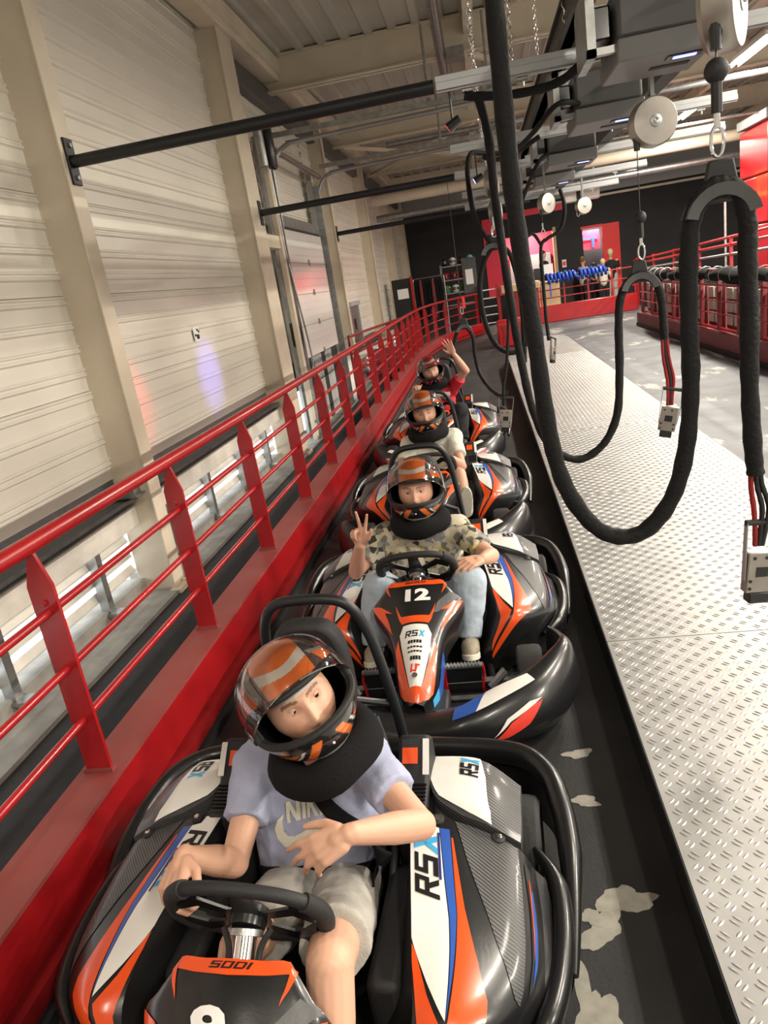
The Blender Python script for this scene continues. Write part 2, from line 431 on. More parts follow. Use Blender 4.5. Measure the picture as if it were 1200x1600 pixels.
for i in range(14):
    y = 10.15+(i if i < 8 else i+3)*.085
    dpart(G().cyl((-2.46,y,.03),(-2.46,y,1.02),.008, n=6), 'rod', 'white_print')
for y in (9.45, 12.2):
    dpart(G().span((-2.5,y-.16,0),(-2.46,y+.12,3.75)).span((-2.46,y+.06,0),(-2.36,y+.09,3.5)), 'door_jamb', 'galv')
    path = [(-2.40,y+.16,.3),(-2.40,y+.16,3.2),(-2.37,y+.16,3.42),(-2.28,y+.16,3.58),(-2.12,y+.16,3.66),(-1.9,y+.16,3.67),(.55,y+.16,3.70)]
    dpart(G().tube(cr(path, 4), .028, 8), 'track', 'alu')
    dpart(G().span((-2.3,y+.10,3.74),(.55,y+.14,3.80)), 'track_angle', 'galv')
    for z in (.8, 1.5, 2.2, 2.9): dpart(G().span((-2.46,y+.02,z),(-2.38,y+.2,z+.05)), 'track_bracket', 'galv')
    for x in (-.35, .35): dpart(G().cyl((x,y+.12,3.76),(x,y+.12,4.6),.015,n=6).box((x,y+.12,3.82),(.05,.3,.03)), 'hanger', 'galv')
dpart(G().span((-2.54,9.3,2.76),(-2.48,12.3,2.92)), 'lintel', 'galv')
dpart(G().cyl((-2.33,9.5,3.62),(-2.33,12.3,3.62),.04,n=12), 'shaft', 'galv')
mo = dpart(G().span((-2.42,9.10,3.40),(-2.24,9.30,3.72)).cyl((-2.33,9.0,3.35),(-2.33,9.0,3.75),.06,n=12), 'motor', 'galv', .01)
o = G().box((-2.25,9.12,3.58),(.10,.16,.52)).build('motor_cover', 'black_plastic', mo, bevel=.04)
dpart(G().tube([(-2.36,9.36,3.5),(-2.35,9.36,2.4),(-2.3,9.5,1.3),(-2.33,9.75,.5)], .012, 6), 'chain', 'galv')
dpart(G().span((-2.45,9.28,1.25),(-2.38,9.42,1.55)), 'control_box', 'black_plastic', .008)
wpart(G().span((WX,8.58,2.45),(-2.36,9.3,2.6)).span((-2.40,9.2,0),(-2.34,9.3,3.7)), 'door_frame_post', 'beige_steel', .004)

# ---- personnel door beyond
d2 = struct(empty('door_2', (WX+.03, 14.6, 0)))
g = G().span((-.02,-.5,-.02),(.03,.5,1.55)); g.build('door_leaf', 'galv', d2, bevel=.004)
G().span((-.03,-.58,1.55),(.1,.58,1.63)).span((-.03,-.58,0),(.06,-.5,1.6)).span((-.03,.5,0),(.06,.58,1.6)).build('door_frame', 'wall_grey', d2, bevel=.004)
G().span((.03,-.1,1.1),(.04,.1,1.3)).build('pane', 'black_plastic', d2)

# ---- far wall with red openings, end and side walls
FY = 26.6
wf = struct(empty('wall_far', (0, FY, 0)))
FI = Matrix.Translation((0, -FY, 0))
def fpart(g, name, m, bevel=0, smooth=False):
    o = g.build(name, m, wf, bevel=bevel, smooth=smooth); o.matrix_parent_inverse = FI; return o
mat('red_glow_panel', (.80,.03,.07), .5, 0)
mat('room_red', (.75,.02,.02), .5)
mat('room_dark', (.05,.05,.06), .8)
mat('wood_light', (.62,.45,.26), .6, noise=(3,.3))
def fw(x0, x1, z0, z1, m='wall_black', y0=0.0, y1=.2): fpart(G().span((x0,FY+y0,z0),(x1,FY+y1,z1)), 'wall_panel', m)
fw(-2.8,.95,-.1,3.95); fw(.95,2.66,2.75,3.95); fw(.95,2.66,-.1,.9); fw(2.66,3.6,-.1,3.7); fw(3.6,4.8,2.66,3.7); fw(4.8,13,-.1,3.7)
fw(-2.8,13,3.95,5.2,'wall_grey'); fw(2.66,13,3.7,3.95,'wall_grey',-.05,.2)
fpart(G().span((2.7,FY-.1,3.55),(13,FY-.02,3.62)), 'trim_strip', 'beige_steel')
fw(.3,.95,.9,3.45,'red_glow_panel',-.03,.0); fw(1.0,3.0,3.35,3.55,'red_glow_panel',-.03,0)
fw(4.25,4.8,.4,2.68,'room_red',-.02,.2); fw(3.55,4.25,2.62,2.7,'room_red',-.02,.2)
fw(2.62,2.72,.9,2.85,'wood_light',-.05,.2)
# rooms behind the openings
fpart(G().span((.5,FY+2.4,-.1),(3.4,FY+2.5,3)), 'room_wall', 'red_glow_panel'); fpart(G().span((1.2,FY+2.2,.8),(2.7,FY+2.38,2.1)), 'room_board', 'charger_light')
fpart(G().span((3.3,FY+2.4,-.1),(5.6,FY+2.5,3.2)), 'room_wall', 'room_dark'); fpart(G().span((3.5,FY+1.6,1.95),(4.4,FY+1.7,2.6)), 'room_sign', 'red_glow_panel')
fpart(G().span((3.5,FY+1.55,2.28),(4.3,FY+1.58,2.34)).span((4.1,FY+1.5,2.0),(4.2,FY+1.55,2.35)), 'sign_trim', 'blue_vinyl')
fpart(G().span((.4,FY+.2,-.1),(6,FY+2.5,0)), 'room_floor', 'concrete'); fpart(G().span((.4,FY+.2,3.1),(6,FY+2.5,3.2)), 'room_ceiling', 'wall_grey')
fpart(G().span((3.25,FY+.2,-.1),(3.3,FY+2.5,3.1)), 'room_side', 'room_dark'); fpart(G().span((5.6,FY+.2,-.1),(5.7,FY+2.5,3.1)), 'room_side', 'room_dark'); fpart(G().span((.4,FY+.2,-.1),(.45,FY+2.5,3.1)), 'room_side', 'room_red')
fpart(G().span((2.86,FY-.02,1.5),(3.0,FY-.0,1.75)), 'fire_sign', 'paper'); fpart(G().span((2.88,FY-.03,1.56),(2.98,FY-.02,1.69)), 'fire_symbol', 'red_print')
struct(G().span((-2.8,-4.2,-.1),(13,-4,5.2)).build('wall_back', 'wall_grey', smooth=False))
struct(G().span((13,-4,-.1),(13.2,30,5.2)).build('wall_right', 'wall_grey', smooth=False))
struct(G().span((-2.8,26.5,-.1),(-2.5,30,5.2)).build('wall_corner', 'white_dirty', smooth=False))
struct(G().span((-2.8,30,-.1),(13.2,30.2,5.2)).build('wall_end', 'wall_black', smooth=False))

# ---- fluorescent battens, each with its lamp
def batten(x, y, z, pw, lab):
    r = empty('batten_light', (x, y, z)); tag(r, lab, 'light', 'fluorescent battens under the roof')
    G().span((-.10,-.75,.04),(.10,.75,.10)).build('housing', 'white_vinyl', r, bevel=.008)
    for s in (-.05, .05): G().cyl((s,-.72,.015),(s,.72,.015),.016,n=8).build('tube', 'tube_glow', r)
    for s in (-.6, .6): G().cyl((0,s,.1),(0,s,4.86-z),.006,n=6).build('hanger', 'galv', r)
    l = bpy.data.lights.new('lamp', 'AREA'); l.shape = 'RECTANGLE'; l.size = .2; l.size_y = 1.4; l.energy = pw; l.color = WARM
    lo = bpy.data.objects.new('lamp', l); COL.objects.link(lo); lo.parent = r; lo.location = (0, 0, -.02)
for q in LIGHT_ROWS: batten(*q, 'white twin-tube fluorescent batten hanging under the roof')

def room_light(x, y, pw, lab):
    r = empty('ceiling_panel_light', (x, y, 3.02)); tag(r, lab, 'light')
    G().span((-.3,-.3,.03),(.3,.3,.08)).build('frame', 'white_vinyl', r, bevel=.006); G().span((-.27,-.27,.02),(.27,.27,.03)).build('diffuser', 'tube_glow', r)
    l = bpy.data.lights.new('lamp', 'AREA'); l.size = .5; l.energy = pw; l.color = WARM
    lo = bpy.data.objects.new('lamp', l); COL.objects.link(lo); lo.parent = r; lo.location = (0, 0, .0)
room_light(1.9, FY+1.3, 120, 'square ceiling light in the red room behind the wide opening'); room_light(4.2, FY+1.3, 90, 'square ceiling light in the room behind the red doorway')

# ================================================================ KART
LET = {
 'R': [[(0,0),(.25,0),(.25,1),(0,1)], [(.25,.78),(1,.78),(1,1),(.25,1)], [(.74,.55),(1,.55),(1,.78),(.74,.78)], [(.25,.38),(1,.38),(1,.56),(.25,.56)], [(.42,.38),(.72,.38),(1.05,0),(.75,0)]],
 'S': [[(0,.8),(1,.8),(1,1),(0,1)], [(0,.55),(.26,.55),(.26,.8),(0,.8)], [(0,.4),(1,.4),(1,.6),(0,.6)], [(.74,.2),(1,.2),(1,.42),(.74,.42)], [(0,0),(1,0),(1,.2),(0,.2)]],
 'X': [[(0,0),(.32,0),(1,1),(.68,1)], [(0,1),(.32,1),(1,0),(.68,0)]],
 'O': [[(0,0),(1,0),(1,.2),(0,.2)], [(0,.8),(1,.8),(1,1),(0,1)], [(0,.2),(.24,.2),(.24,.8),(0,.8)], [(.76,.2),(1,.2),(1,.8),(.76,.8)]],
 'D': [[(0,0),(.85,0),(1,.2),(0,.2)], [(0,.8),(1,.8),(.85,1),(0,1)], [(0,.2),(.24,.2),(.24,.8),(0,.8)], [(.76,.2),(1,.2),(1,.8),(.76,.8)]],
 'I': [[(0,0),(.26,0),(.26,1),(0,1)]],
 'N': [[(0,0),(.26,0),(.26,1),(0,1)], [(.74,0),(1,0),(1,1),(.74,1)], [(0,1),(.3,1),(1,0),(.7,0)]],
 'K': [[(0,0),(.26,0),(.26,1),(0,1)], [(.26,.42),(.26,.65),(.72,1),(1.02,1)], [(.3,.5),(.5,.66),(1.05,0),(.72,0)]],
 'E': [[(0,0),(.26,0),(.26,1),(0,1)], [(.26,.8),(1,.8),(1,1),(.26,1)], [(.26,.4),(.9,.4),(.9,.6),(.26,.6)], [(.26,0),(1,0),(1,.2),(.26,.2)]],
}
def word(txt, cw=.8, gap=.14, sh=.18):
    """list of (letter, loops) in a box of height 1; returns loops normalised to width 1"""
    x = 0; out = []
    for ch in txt:
        wd = .26 if ch == 'I' else 1
        out.append((ch, [[(x+(p[0]*cw if ch != 'I' else p[0]*cw)+p[1]*sh, p[1]) for p in l] for l in LET[ch]])); x += wd*cw+gap
    W = x-gap+sh
    return [(ch, [[(p[0]/W, p[1]) for p in l] for l in ls]) for ch, ls in out]
RSX = word('RSX'); SODI = word('SODI', sh=.25)

POD = [ # rows front -> rear, columns inner crest -> outer lip
 [(.30,-.265,.10),(.40,-.235,.105),(.49,-.185,.12),(.56,-.115,.135),(.612,-.04,.14)],
 [(.31,-.255,.20),(.41,-.240,.235),(.50,-.185,.24),(.567,-.11,.22),(.618,-.03,.20)],
 [(.345,-.195,.31),(.42,-.205,.325),(.505,-.155,.30),(.572,-.08,.265),(.62,.0,.225)],
 [(.33,-.04,.372),(.415,-.05,.365),(.49,-.04,.34),(.574,.0,.30),(.622,.06,.24)],
 [(.305,.14,.398),(.39,.13,.392),(.47,.13,.37),(.568,.14,.33),(.618,.17,.25)],
 [(.28,.31,.415),(.365,.31,.41),(.445,.305,.39),(.56,.28,.35),(.605,.28,.27)]]
def mirror(rows): return [[(-p[0], p[1], p[2]) for p in r] for r in rows]
NP = [(-.232,.527,.125,.505,-.22),(-.295,.502,.172,.462,-.262),(-.355,.468,.203,.418,-.29),(-.44,.42,.128,.362,-.425),(-.53,.365,.102,.295,-.52),(-.62,.312,.088,.225,-.615),(-.70,.258,.062,.20,-.695),(-.74,.215,.03,.185,-.735)]
NPR = []
for (y, z, h, ze, ye) in NP:
    NPR.append([(-h*.93,ye+.02,ze-.13),(-h,ye,ze),(-h*.5,(y*3+ye)/4,z-.25*(z-ze)),(0,y,z),(h*.5,(y*3+ye)/4,z-.25*(z-ze)),(h,ye,ze),(h*.93,ye+.02,ze-.13)])
FBH = [
 [(0,-.80,.04),(0,-.875,.10),(0,-.855,.165),(0,-.745,.175),(0,-.73,.06)],
 [(.18,-.80,.04),(.19,-.88,.11),(.185,-.855,.20),(.185,-.745,.205),(.18,-.73,.06)],
 [(.36,-.79,.04),(.38,-.835,.12),(.36,-.785,.235),(.335,-.685,.24),(.33,-.67,.06)],
 [(.52,-.70,.04),(.552,-.73,.13),(.515,-.68,.265),(.465,-.60,.265),(.455,-.59,.08)],
 [(.625,-.53,.05),(.66,-.53,.15),(.632,-.50,.293),(.58,-.475,.29),(.57,-.465,.10)],
 [(.625,-.37,.10),(.648,-.36,.17),(.622,-.35,.262),(.585,-.35,.26),(.58,-.35,.12)],
 [(.585,-.25,.12),(.605,-.24,.18),(.585,-.24,.24),(.555,-.24,.24),(.55,-.25,.14)]]
FB = [[(-p[0], p[1], p[2]) for p in r] for r in reversed(FBH[1:])] + FBH
def solid(o, t, off=-1):
    m = o.modifiers.new('shell', 'SOLIDIFY'); m.thickness = t; m.offset = off; return o

def make_kart():
    K = empty('racing_kart')
    # floor pan, rails and chassis tubes
    G().prism([(-.27,-.74),(.27,-.74),(.30,-.3),(.27,.0),(.27,.62),(-.27,.62),(-.27,0),(-.30,-.3)], lambda u, v, h: (u, v, h), .045, .06).build('floor_pan', 'black_matte', K)
    for s in (-1, 1):
        G().tube(cr([(s*.10,-.70,.08),(s*.29,-.52,.08),(s*.27,-.1,.08),(s*.24,.3,.08),(s*.26,.66,.12)], 5), .016, 8).build('frame_rail', 'black_steel', K)
    G().cyl((-.40,-.45,.125),(.40,-.45,.125),.013,n=8).cyl((.29,-.47,.10),(.36,-.44,.16),.02,n=8).cyl((-.29,-.47,.10),(-.36,-.44,.16),.02,n=8).build('front_axle', 'galv', K)
    G().cyl((-.5,.52,.14),(.5,.52,.14),.018,n=10).build('rear_axle', 'galv', K)
    # wheels
    for sx, y, r, wd in ((.465,-.46,.135,.11),(-.465,-.46,.135,.11),(.545,.5,.145,.15),(-.545,.5,.145,.15)):
        x = sx
        prof = [(r*.55,-wd*.48),(r*.86,-wd*.5),(r*.97,-wd*.42),(r,-wd*.25),(r,wd*.25),(r*.97,wd*.42),(r*.86,wd*.5),(r*.55,wd*.48)]
        t = G().lathe(prof, (x,y,r), (1,0,0), 26).build('wheel', 'rubber', K)
        G().lathe([(r*.5,-wd*.3),(r*.54,-wd*.5),(r*.3,-wd*.3),(r*.3,wd*.3),(r*.54,wd*.5),(r*.5,wd*.3)], (x,y,r), (1,0,0), 18).build('rim', 'galv', t)
    # front bumper
    SB = Surf(FB); g = G(); SB.mesh(g, 16, 60); fb = g.build('front_bumper', 'black_plastic', K)
    def fbx(x):   # station index for a given x (right half)
        xs = [0,.19,.37,.53,.65]; v = 6
        for i in range(4):
            if xs[i] <= abs(x) <= xs[i+1]: v = i+(abs(x)-xs[i])/(xs[i+1]-xs[i])
        return 6+math.copysign(v, x) if x else 6
    for s in (-1, 1):
        g = G(); surf_decal(g, SB, [[(fbx(s*.245),2.15),(fbx(s*.30),2.85),(fbx(s*.48),2.5),(fbx(s*.49),2.12)]], .002, .2, -1, lambda a, b: (b, a)); g.build('white_sticker', 'white_vinyl', fb)
        g = G(); surf_decal(g, SB, [[(fbx(s*.15),2.15),(fbx(s*.16),2.6),(fbx(s*.30),2.88),(fbx(s*.245),2.15)]], .002, .2, -1, lambda a, b: (b, a)); g.build('blue_sticker', 'blue_vinyl', fb)
        g = G(); surf_decal(g, SB, [[(fbx(s*.29),.95),(fbx(s*.34),.92),(fbx(s*.42),1.15),(fbx(s*.485),1.55),(fbx(s*.44),1.55),(fbx(s*.36),1.35)]], .004, .2, -1, lambda a, b: (b, a)); g.build('red_insert', 'red_print', fb)
        g = G(); surf_decal(g, SB, [[(fbx(s*.29),1.08),(fbx(s*.36),1.40),(fbx(s*.485),1.6),(fbx(s*.44),1.66),(fbx(s*.35),1.5)]], .005, .2, -1, lambda a, b: (b, a)); g.build('insert_edge', 'white_vinyl', fb)
        g = G(); surf_decal(g, SB, [[(fbx(s*.06),.8),(fbx(s*.14),.8),(fbx(s*.15),1.0),(fbx(s*.05),1.0)]], .003, .2, -1, lambda a, b: (b, a)); g.build('blue_tag', 'cyan_vinyl', fb)
    # nose panel
    SN = Surf(NPR); g = G(); SN.mesh(g, 24, 42); nose = g.build('nose_panel', 'black_plastic', K); 
    def nm(x, v):
        i = min(int(v), 6); h = NP[i][2]+(NP[i+1][2]-NP[i][2])*(v-i); return (3+2*x/h, v)
    def nd(name, m, polys, off=.002, ml=.02):
        g = G(); surf_decal(g, SN, [[(p[0], p[1]*.1) for p in l] for l in polys], off, ml, -1, lambda a, b: nm(a, b*10)); return g.build(name, m, nose)
    nd('top_band', 'orange_vinyl', [[(-.12,.02),(.12,.02),(.135,.45),(.0,.52),(-.135,.45)]])
    for s in (1, -1):
        nd('stripe', 'orange_vinyl', [[(s*.125,.25),(s*.142,.28),(s*.11,1.25)]])
        nd('stripe', 'orange_vinyl', [[(s*.196,1.82),(s*.19,2.05),(s*.115,2.95),(s*.098,3.2),(s*.118,2.6),(s*.13,2.3),(s*.10,2.35),(s*.15,2.0)]])
    nd('stripe', 'orange_vinyl', [[(-.088,1.95),(-.062,2.6),(-.055,2.62),(.055,2.62),(.062,2.6),(.088,1.95),(.07,2.75),(.058,2.95),(-.058,2.95),(-.07,2.75)]])
    nd('carbon_flash', 'grey_plastic', [[(.145,1.05),(.185,1.6),(.10,2.4),(.075,2.5),(.10,1.8)]])
    nd('shield', 'white_vinyl', [[(-.052,3.05),(.052,3.05),(.07,3.4),(.022,5.85),(-.022,5.85),(-.07,3.4)]])
    nd('stripe', 'orange_vinyl', [[(-.075,3.55),(-.024,5.85),(.024,5.85),(.075,3.55),(.085,3.9),(.062,5.8),(.045,6.3),(.012,6.85),(-.012,6.85),(-.045,6.3),(-.062,5.8),(-.085,3.9)]])
    for ch, ls in RSX:
        nd('lettering', 'cyan_vinyl' if ch == 'X' else 'black_print', [[(-.045+p[0]*.09, 3.62-p[1]*.28) for p in l] for l in ls], .003, .05)
    for k, (wd, v0, v1) in enumerate([(.030,3.78,3.92),(.032,4.05,4.13),(.030,4.25,4.33)]):
        nd('print_line', 'black_print', [[(-wd+i*wd*.4,v0),(-wd+i*wd*.4+wd*.32,v0),(-wd+i*wd*.4+wd*.28,v1),(-wd+i*wd*.4-.001,v1)] for i in range(5)], .003, .05)
    nd('print_line', 'black_print', [[(-.02+i*.011,4.5),(-.011+i*.011,4.5),(-.011+i*.011,4.68),(-.02+i*.011,4.68)] for i in range(4)], .003, .05)
    nd('print_line', 'red_print', [[(-.016,4.85),(-.008,4.85),(-.012,5.1),(.006,5.15),(.004,5.22),(-.02,5.2)], [(0,4.85),(.02,4.87),(.018,4.95),(.01,4.95),(.006,5.15),(0,5.15)]], .003, .05)
    def nf(name, m, l): 
        g = G(); surf_decal(g, SN, [l], .002, .2, -1); g.build(name, m, nose)
    nf('flank_sticker', 'blue_vinyl', [(.15,3.6),(.95,3.8),(.97,5.2),(.2,5.4)]); nf('flank_sticker', 'cyan_vinyl', [(.2,5.4),(.97,5.2),(.97,6.0),(.3,6.1)])
    nf('flank_sticker', 'blue_vinyl', [(5.85,3.6),(5.05,3.8),(5.03,5.2),(5.8,5.4)]); nf('flank_sticker', 'cyan_vinyl', [(5.8,5.4),(5.03,5.2),(5.03,6.0),(5.7,6.1)])
    G().cyl((0,-.655,.287),(0,-.662,.300),.012,n=12).build('screw', 'chrome', nose)
    G().span((-.09,-.60,.05),(.09,-.44,.24)).span((-.12,-.76,.05),(.12,-.55,.16)).build('nose_mount', 'black_matte', K, bevel=.012)
    # side pods
    for s in (1, -1):
        rows = POD if s == 1 else mirror(POD); S = Surf(rows)
        g = G(); S.mesh(g, 20, 30)
        inner = [[(p[0]*1.0,p[1],p[2]) for p in [S(0, v*.25)]][0] for v in range(21)]
        g.grid([[p, (s*.245, max(p[1], -.24), max(.06, p[2]*.45)), (s*.235, max(p[1], -.22), .06)] for p in inner])
        rear = [S(u*.25, 5) for u in range(17)]; g.grid([rear, [(p[0], p[1]+.03, p[2]-.06) for p in rear], [(p[0], p[1]+.03, .08) for p in rear]])
        outer = [S(4, v*.25) for v in range(21)]; g.grid([[p, (p[0]+s*.025, p[1], p[2]-.03), (p[0]+s*.03, p[1], .055)] for p in outer])
        front = [S(u*.25, 0) for u in range(17)]; g.grid([front, [(p[0], p[1]+.02, .05) for p in front]])
        pod = g.build('side_pod', 'black_plastic', K)
        def sd(name, m, loops, off=.002, ml=.22, mp=None):
            g = G(); surf_decal(g, S, loops, off, ml, s, mp); return g.build(name, m, pod)
        sd('white_stripe', 'white_vinyl', [[(.02,4.98),(.62,4.98),(.66,4.78),(.93,4.74),(1.0,4.0),(1.06,3.4),(1.02,2.6),(.98,2.12),(.5,2.55),(.02,3.05),(.01,4)]])
        sd('blue_stripe', 'blue_vinyl', [[(.95,4.74),(1.28,4.74),(1.30,4.2),(1.32,3.5),(1.16,2.8),(1.0,2.12),(1.05,2.6),(1.09,3.4),(1.03,4.0)]])
        sd('orange_stripe', 'orange_vinyl', [[(1.32,4.6),(1.38,4.6),(1.58,3.6),(1.85,2.9),(2.0,2.3),(1.92,1.95),(1.5,1.6),(.9,1.1),(.05,.28),(.02,.45),(.5,1.1),(.95,1.75),(1.06,2.15),(1.2,2.8),(1.34,3.5),(1.33,4.2)]])
        sd('orange_stripe', 'orange_vinyl', [[(.03,2.98),(.2,2.86),(.5,2.42),(.9,2.02),(.75,1.7),(.4,1.2),(.02,.62),(.02,.9),(.25,1.5),(.32,1.85),(.18,2.2),(.02,2.75)]])
        sd('carbon_panel', 'carbon', [[(1.5,4.98),(2.2,4.98),(3.05,4.9),(3.12,4.2),(3.12,3.2),(3.02,2.2),(2.9,1.85),(2.75,2.1),(2.55,2.8),(2.2,3.6),(1.75,4.4)]])
        sd('slot', 'black_matte', [[(3.25,4.7),(3.45,4.6),(3.62,3.8),(3.6,2.8),(3.4,2.1),(3.22,1.9),(3.35,2.8),(3.36,3.8)]])
        sd('slot_sticker', 'blue_vinyl', [[(3.40,4.2),(3.48,4.2),(3.56,3.4),(3.5,2.6),(3.34,2.1),(3.42,2.8),(3.44,3.6)]], .004)
        sd('slot_sticker', 'orange_vinyl', [[(3.35,4.4),(3.40,4.3),(3.44,3.4),(3.40,2.8),(3.40,3.4)]], .004)
        for ch, ls in RSX:
            if s == 1: mp = lambda a, b: (.86-.66*b, 3.62+a*1.02)
            else: mp = lambda a, b: (.86-.66*b, 4.64-a*1.02)
            sd('lettering', 'cyan_vinyl' if ch == 'X' else 'black_print', ls, .0035, .3, mp)
        bar = [[(.30,-.12),(1.0,-.12),(1.0,-.02),(.30,-.02)]]
        sd('lettering', 'navy_vinyl', bar, .0035, .3, mp)
        for u, v in ((.9,4.93),(2.6,4.95)):
            p = S(u, v); n = S.normal(u, v)*s
            b = G().lathe([(.018,-.004),(.018,.006),(.012,.008)], p, n, 16).build('bolt_boss', 'black_matte', pod)
            G().lathe([(.008,.0),(.008,.011),(.004,.012)], p, n, 10).build('bolt', 'chrome', b)
        # outer side bumper
        pth = cr([(s*.55,-.16,.17),(s*.615,-.085,.185),(s*.652,.02,.195),(s*.668,.16,.205),(s*.655,.30,.215),(s*.60,.40,.23)], 6)
        G().tube(pth, [.034*min(1, .3+.7*min(i, len(pth)-1-i)/7) for i in range(len(pth))], 12, flat=.8, up=(0,0,1)).build('side_bumper', 'black_plastic', K)
        # rear quarter panel
        RP = [[(.30,.56,.42),(.46,.545,.42),(.575,.50,.36)],[(.315,.47,.435),(.46,.46,.43),(.575,.44,.37)],[(.345,.375,.43),(.47,.355,.42),(.578,.34,.365)],[(.42,.325,.41),(.50,.30,.395),(.575,.285,.355)]]
        SR = Surf(RP if s == 1 else mirror(RP)); g = G(); SR.mesh(g, 12, 16)
        for ed in ([SR(u*.1, 0) for u in range(21)], [SR(u*.1, 3) for u in range(21)], [SR(0, v*.15) for v in range(21)], [SR(2, v*.15) for v in range(21)]): g.grid([ed, [p+V(0,0,-.04) for p in ed]])
        rp = g.build('rear_panel', 'carbon', K)
        g = G(); surf_decal(g, SR, [[(.02,.03),(1.0,.03),(1.15,1),(1.2,2.2),(1.05,2.9),(.6,2.55),(.15,1.95),(.02,1.2)]], .003, .2, -s); g.build('white_sticker', 'white_vinyl', rp)
        for ch, ls in RSX:
            mp = (lambda a, b: (1.0-.34*b, 1.15-a*.95)) if s == 1 else (lambda a, b: (.98-.34*b, .2+a*.95))
            g = G(); surf_decal(g, SR, ls, .005, .3, -s, mp); g.build('lettering', 'cyan_vinyl' if ch == 'X' else 'black_print', rp)
        # vent tower beside the seat
        f = lambda u, v, h: (s*h, u, v)
        vt = G().prism([(.28,.2),(.30,.42),(.40,.45),(.50,.545),(.56,.50),(.57,.2)], f, .235, .325).build('vent_tower', 'black_matte', K, bevel=.012)
        for k in range(8): G().box((s*.29,.315+k*.0115,.428+k*.0035),(.06,.005,.006)).build('vent_slat', 'black_plastic', vt)
        G().box((s*.272,.452,.508),(.045,.045,.003),(R(42),0,0)).build('orange_tag', 'orange_vinyl', vt)
        G().box((s*.318,.452,.505),(.018,.10,.003),(R(42),0,0)).build('white_tag', 'white_vinyl', vt)
        G().span((s*.215,-.10,.06),(s*.30,.27,.30)).build('battery_box', 'black_matte', K, bevel=.02)
    # rear bumper
    path = [(-.684,.10,.12),(-.694,.22,.16),(-.698,.33,.195),(-.697,.43,.22),(-.682,.55,.25),(-.645,.67,.27),(-.55,.76,.275),(-.35,.80,.27),(0,.81,.27),(.35,.80,.27),(.55,.76,.275),(.645,.67,.27),(.682,.55,.25),(.697,.43,.22),(.698,.33,.195),(.694,.22,.16),(.684,.10,.12)]
    low = cr(path, 6); nl = len(low); g = G().tube(low, [.045*min(1, .35+.65*min(i, nl-1-i)/16) for i in range(nl)], 14, flat=.75)
    g.grid([[(p.x*1.0,p.y,p.z-.02) for p in low], [(p.x*.985,p.y-.01,.07) for p in low]])
    g.build('rear_bumper', 'black_plastic', K)
    # seat
    rows = []
    for (y, z, h, sd_) in [(-.02,.16,.16,.03),(.08,.09,.19,.10),(.20,.075,.205,.2),(.32,.11,.21,.26),(.41,.26,.205,.2),(.455,.43,.19,.10),(.485,.58,.165,.04)]:
        rows.append([(-h-.02,y,z+sd_),(-h,y,z+sd_*.45),(-h*.7,y,z+.01),(0,y,z),(h*.7,y,z+.01),(h,y,z+sd_*.45),(h+.02,y,z+sd_)])
    g = G(); Surf(rows).mesh(g, 18, 24); solid(g.build('seat', 'black_matte', K), .018, 0)
    hp = [(-.205,.70,.16),(-.20,.675,.45),(-.18,.635,.72),(-.155,.605,.87),(-.105,.592,.945),(0,.588,.96),(.105,.592,.945),(.155,.605,.87),(.18,.635,.72),(.20,.675,.45),(.205,.70,.16)]
    G().tube(cr(hp, 6), .0165, 12).build('roll_hoop', 'black_steel', K)
    pr = lambda u, v, h: (u, .545-.1*(v-.78)+h, v)
    oval = [(.115*math.copysign(abs(math.cos(a))**.6, math.cos(a)), .74+.18*math.copysign(abs(math.sin(a))**.7, math.sin(a))) for a in [2*math.pi*i/28 for i in range(28)]]
    hr = G().prism(oval, pr, -.03, .04).build('headrest', 'black_matte', K, bevel=.018)
    G().span((-.03,.5,.72),(.03,.512,.86)).build('headrest_slot', 'black_steel', hr)
    for s in (-1, 1): G().cyl((s*.18,.66,.55),(s*.09,.58,.62),.011,n=8).build('hoop_brace', 'black_steel', K)
    # pedals
    for s in (-1, 1):
        p = G().span((s*.10,-.462,.075),(s*.255,-.452,.205)).build('pedal', 'black_plastic', K)
        g = G().span((s*.085,-.475,.203),(s*.265,-.445,.212))
        for k in range(11): g.box((s*(.10+k*.015),-.460,.2155),(.006,.028,.006))
        g.build('pedal_grip', 'galv', p)
        G().tube(cr([(s*.262,-.45,.21),(s*.268,-.455,.16),(s*.258,-.47,.11),(s*.26,-.455,.06)], 4), .007, 6).build('red_strap', 'red_paint', p)
        G().tube(cr([(s*.10,-.465,.205),(s*.095,-.47,.14),(s*.105,-.48,.06)], 4), .011, 6).build('red_strap', 'red_paint', p)
    G().cyl((-.30,-.50,.075),(.30,-.50,.075),.012,n=8).build('pedal_bar', 'galv', K)
    # steering column
    hub = V(0,-.135,.53); n = V(0,math.cos(R(38)),math.sin(R(38)))
    c = G().cyl(hub-n*.03, hub-n*.16, .024, n=16).build('steering_column', 'chrome', K)
    G().cyl(hub-n*.16, hub-n*.42, .014, n=10).build('column_shaft', 'black_steel', c)
    G().lathe([(.037,-.035),(.037,-.022),(.03,-.02)], hub, n, 20).build('column_flange', 'alu', c)
    for s in (-1, 1):
        q = hub+V(s*.036,0,0)
        G().tube(cr([q-n*.02+V(s*.02,0,0), q-n*.06, q-n*.12, q-n*.17], 4), .007, 8).build('cable', 'black_matte', c)
        G().cyl(q-n*.10, q-n*.125, .011, n=10).build('cable_nut', 'chrome', c)
    return K

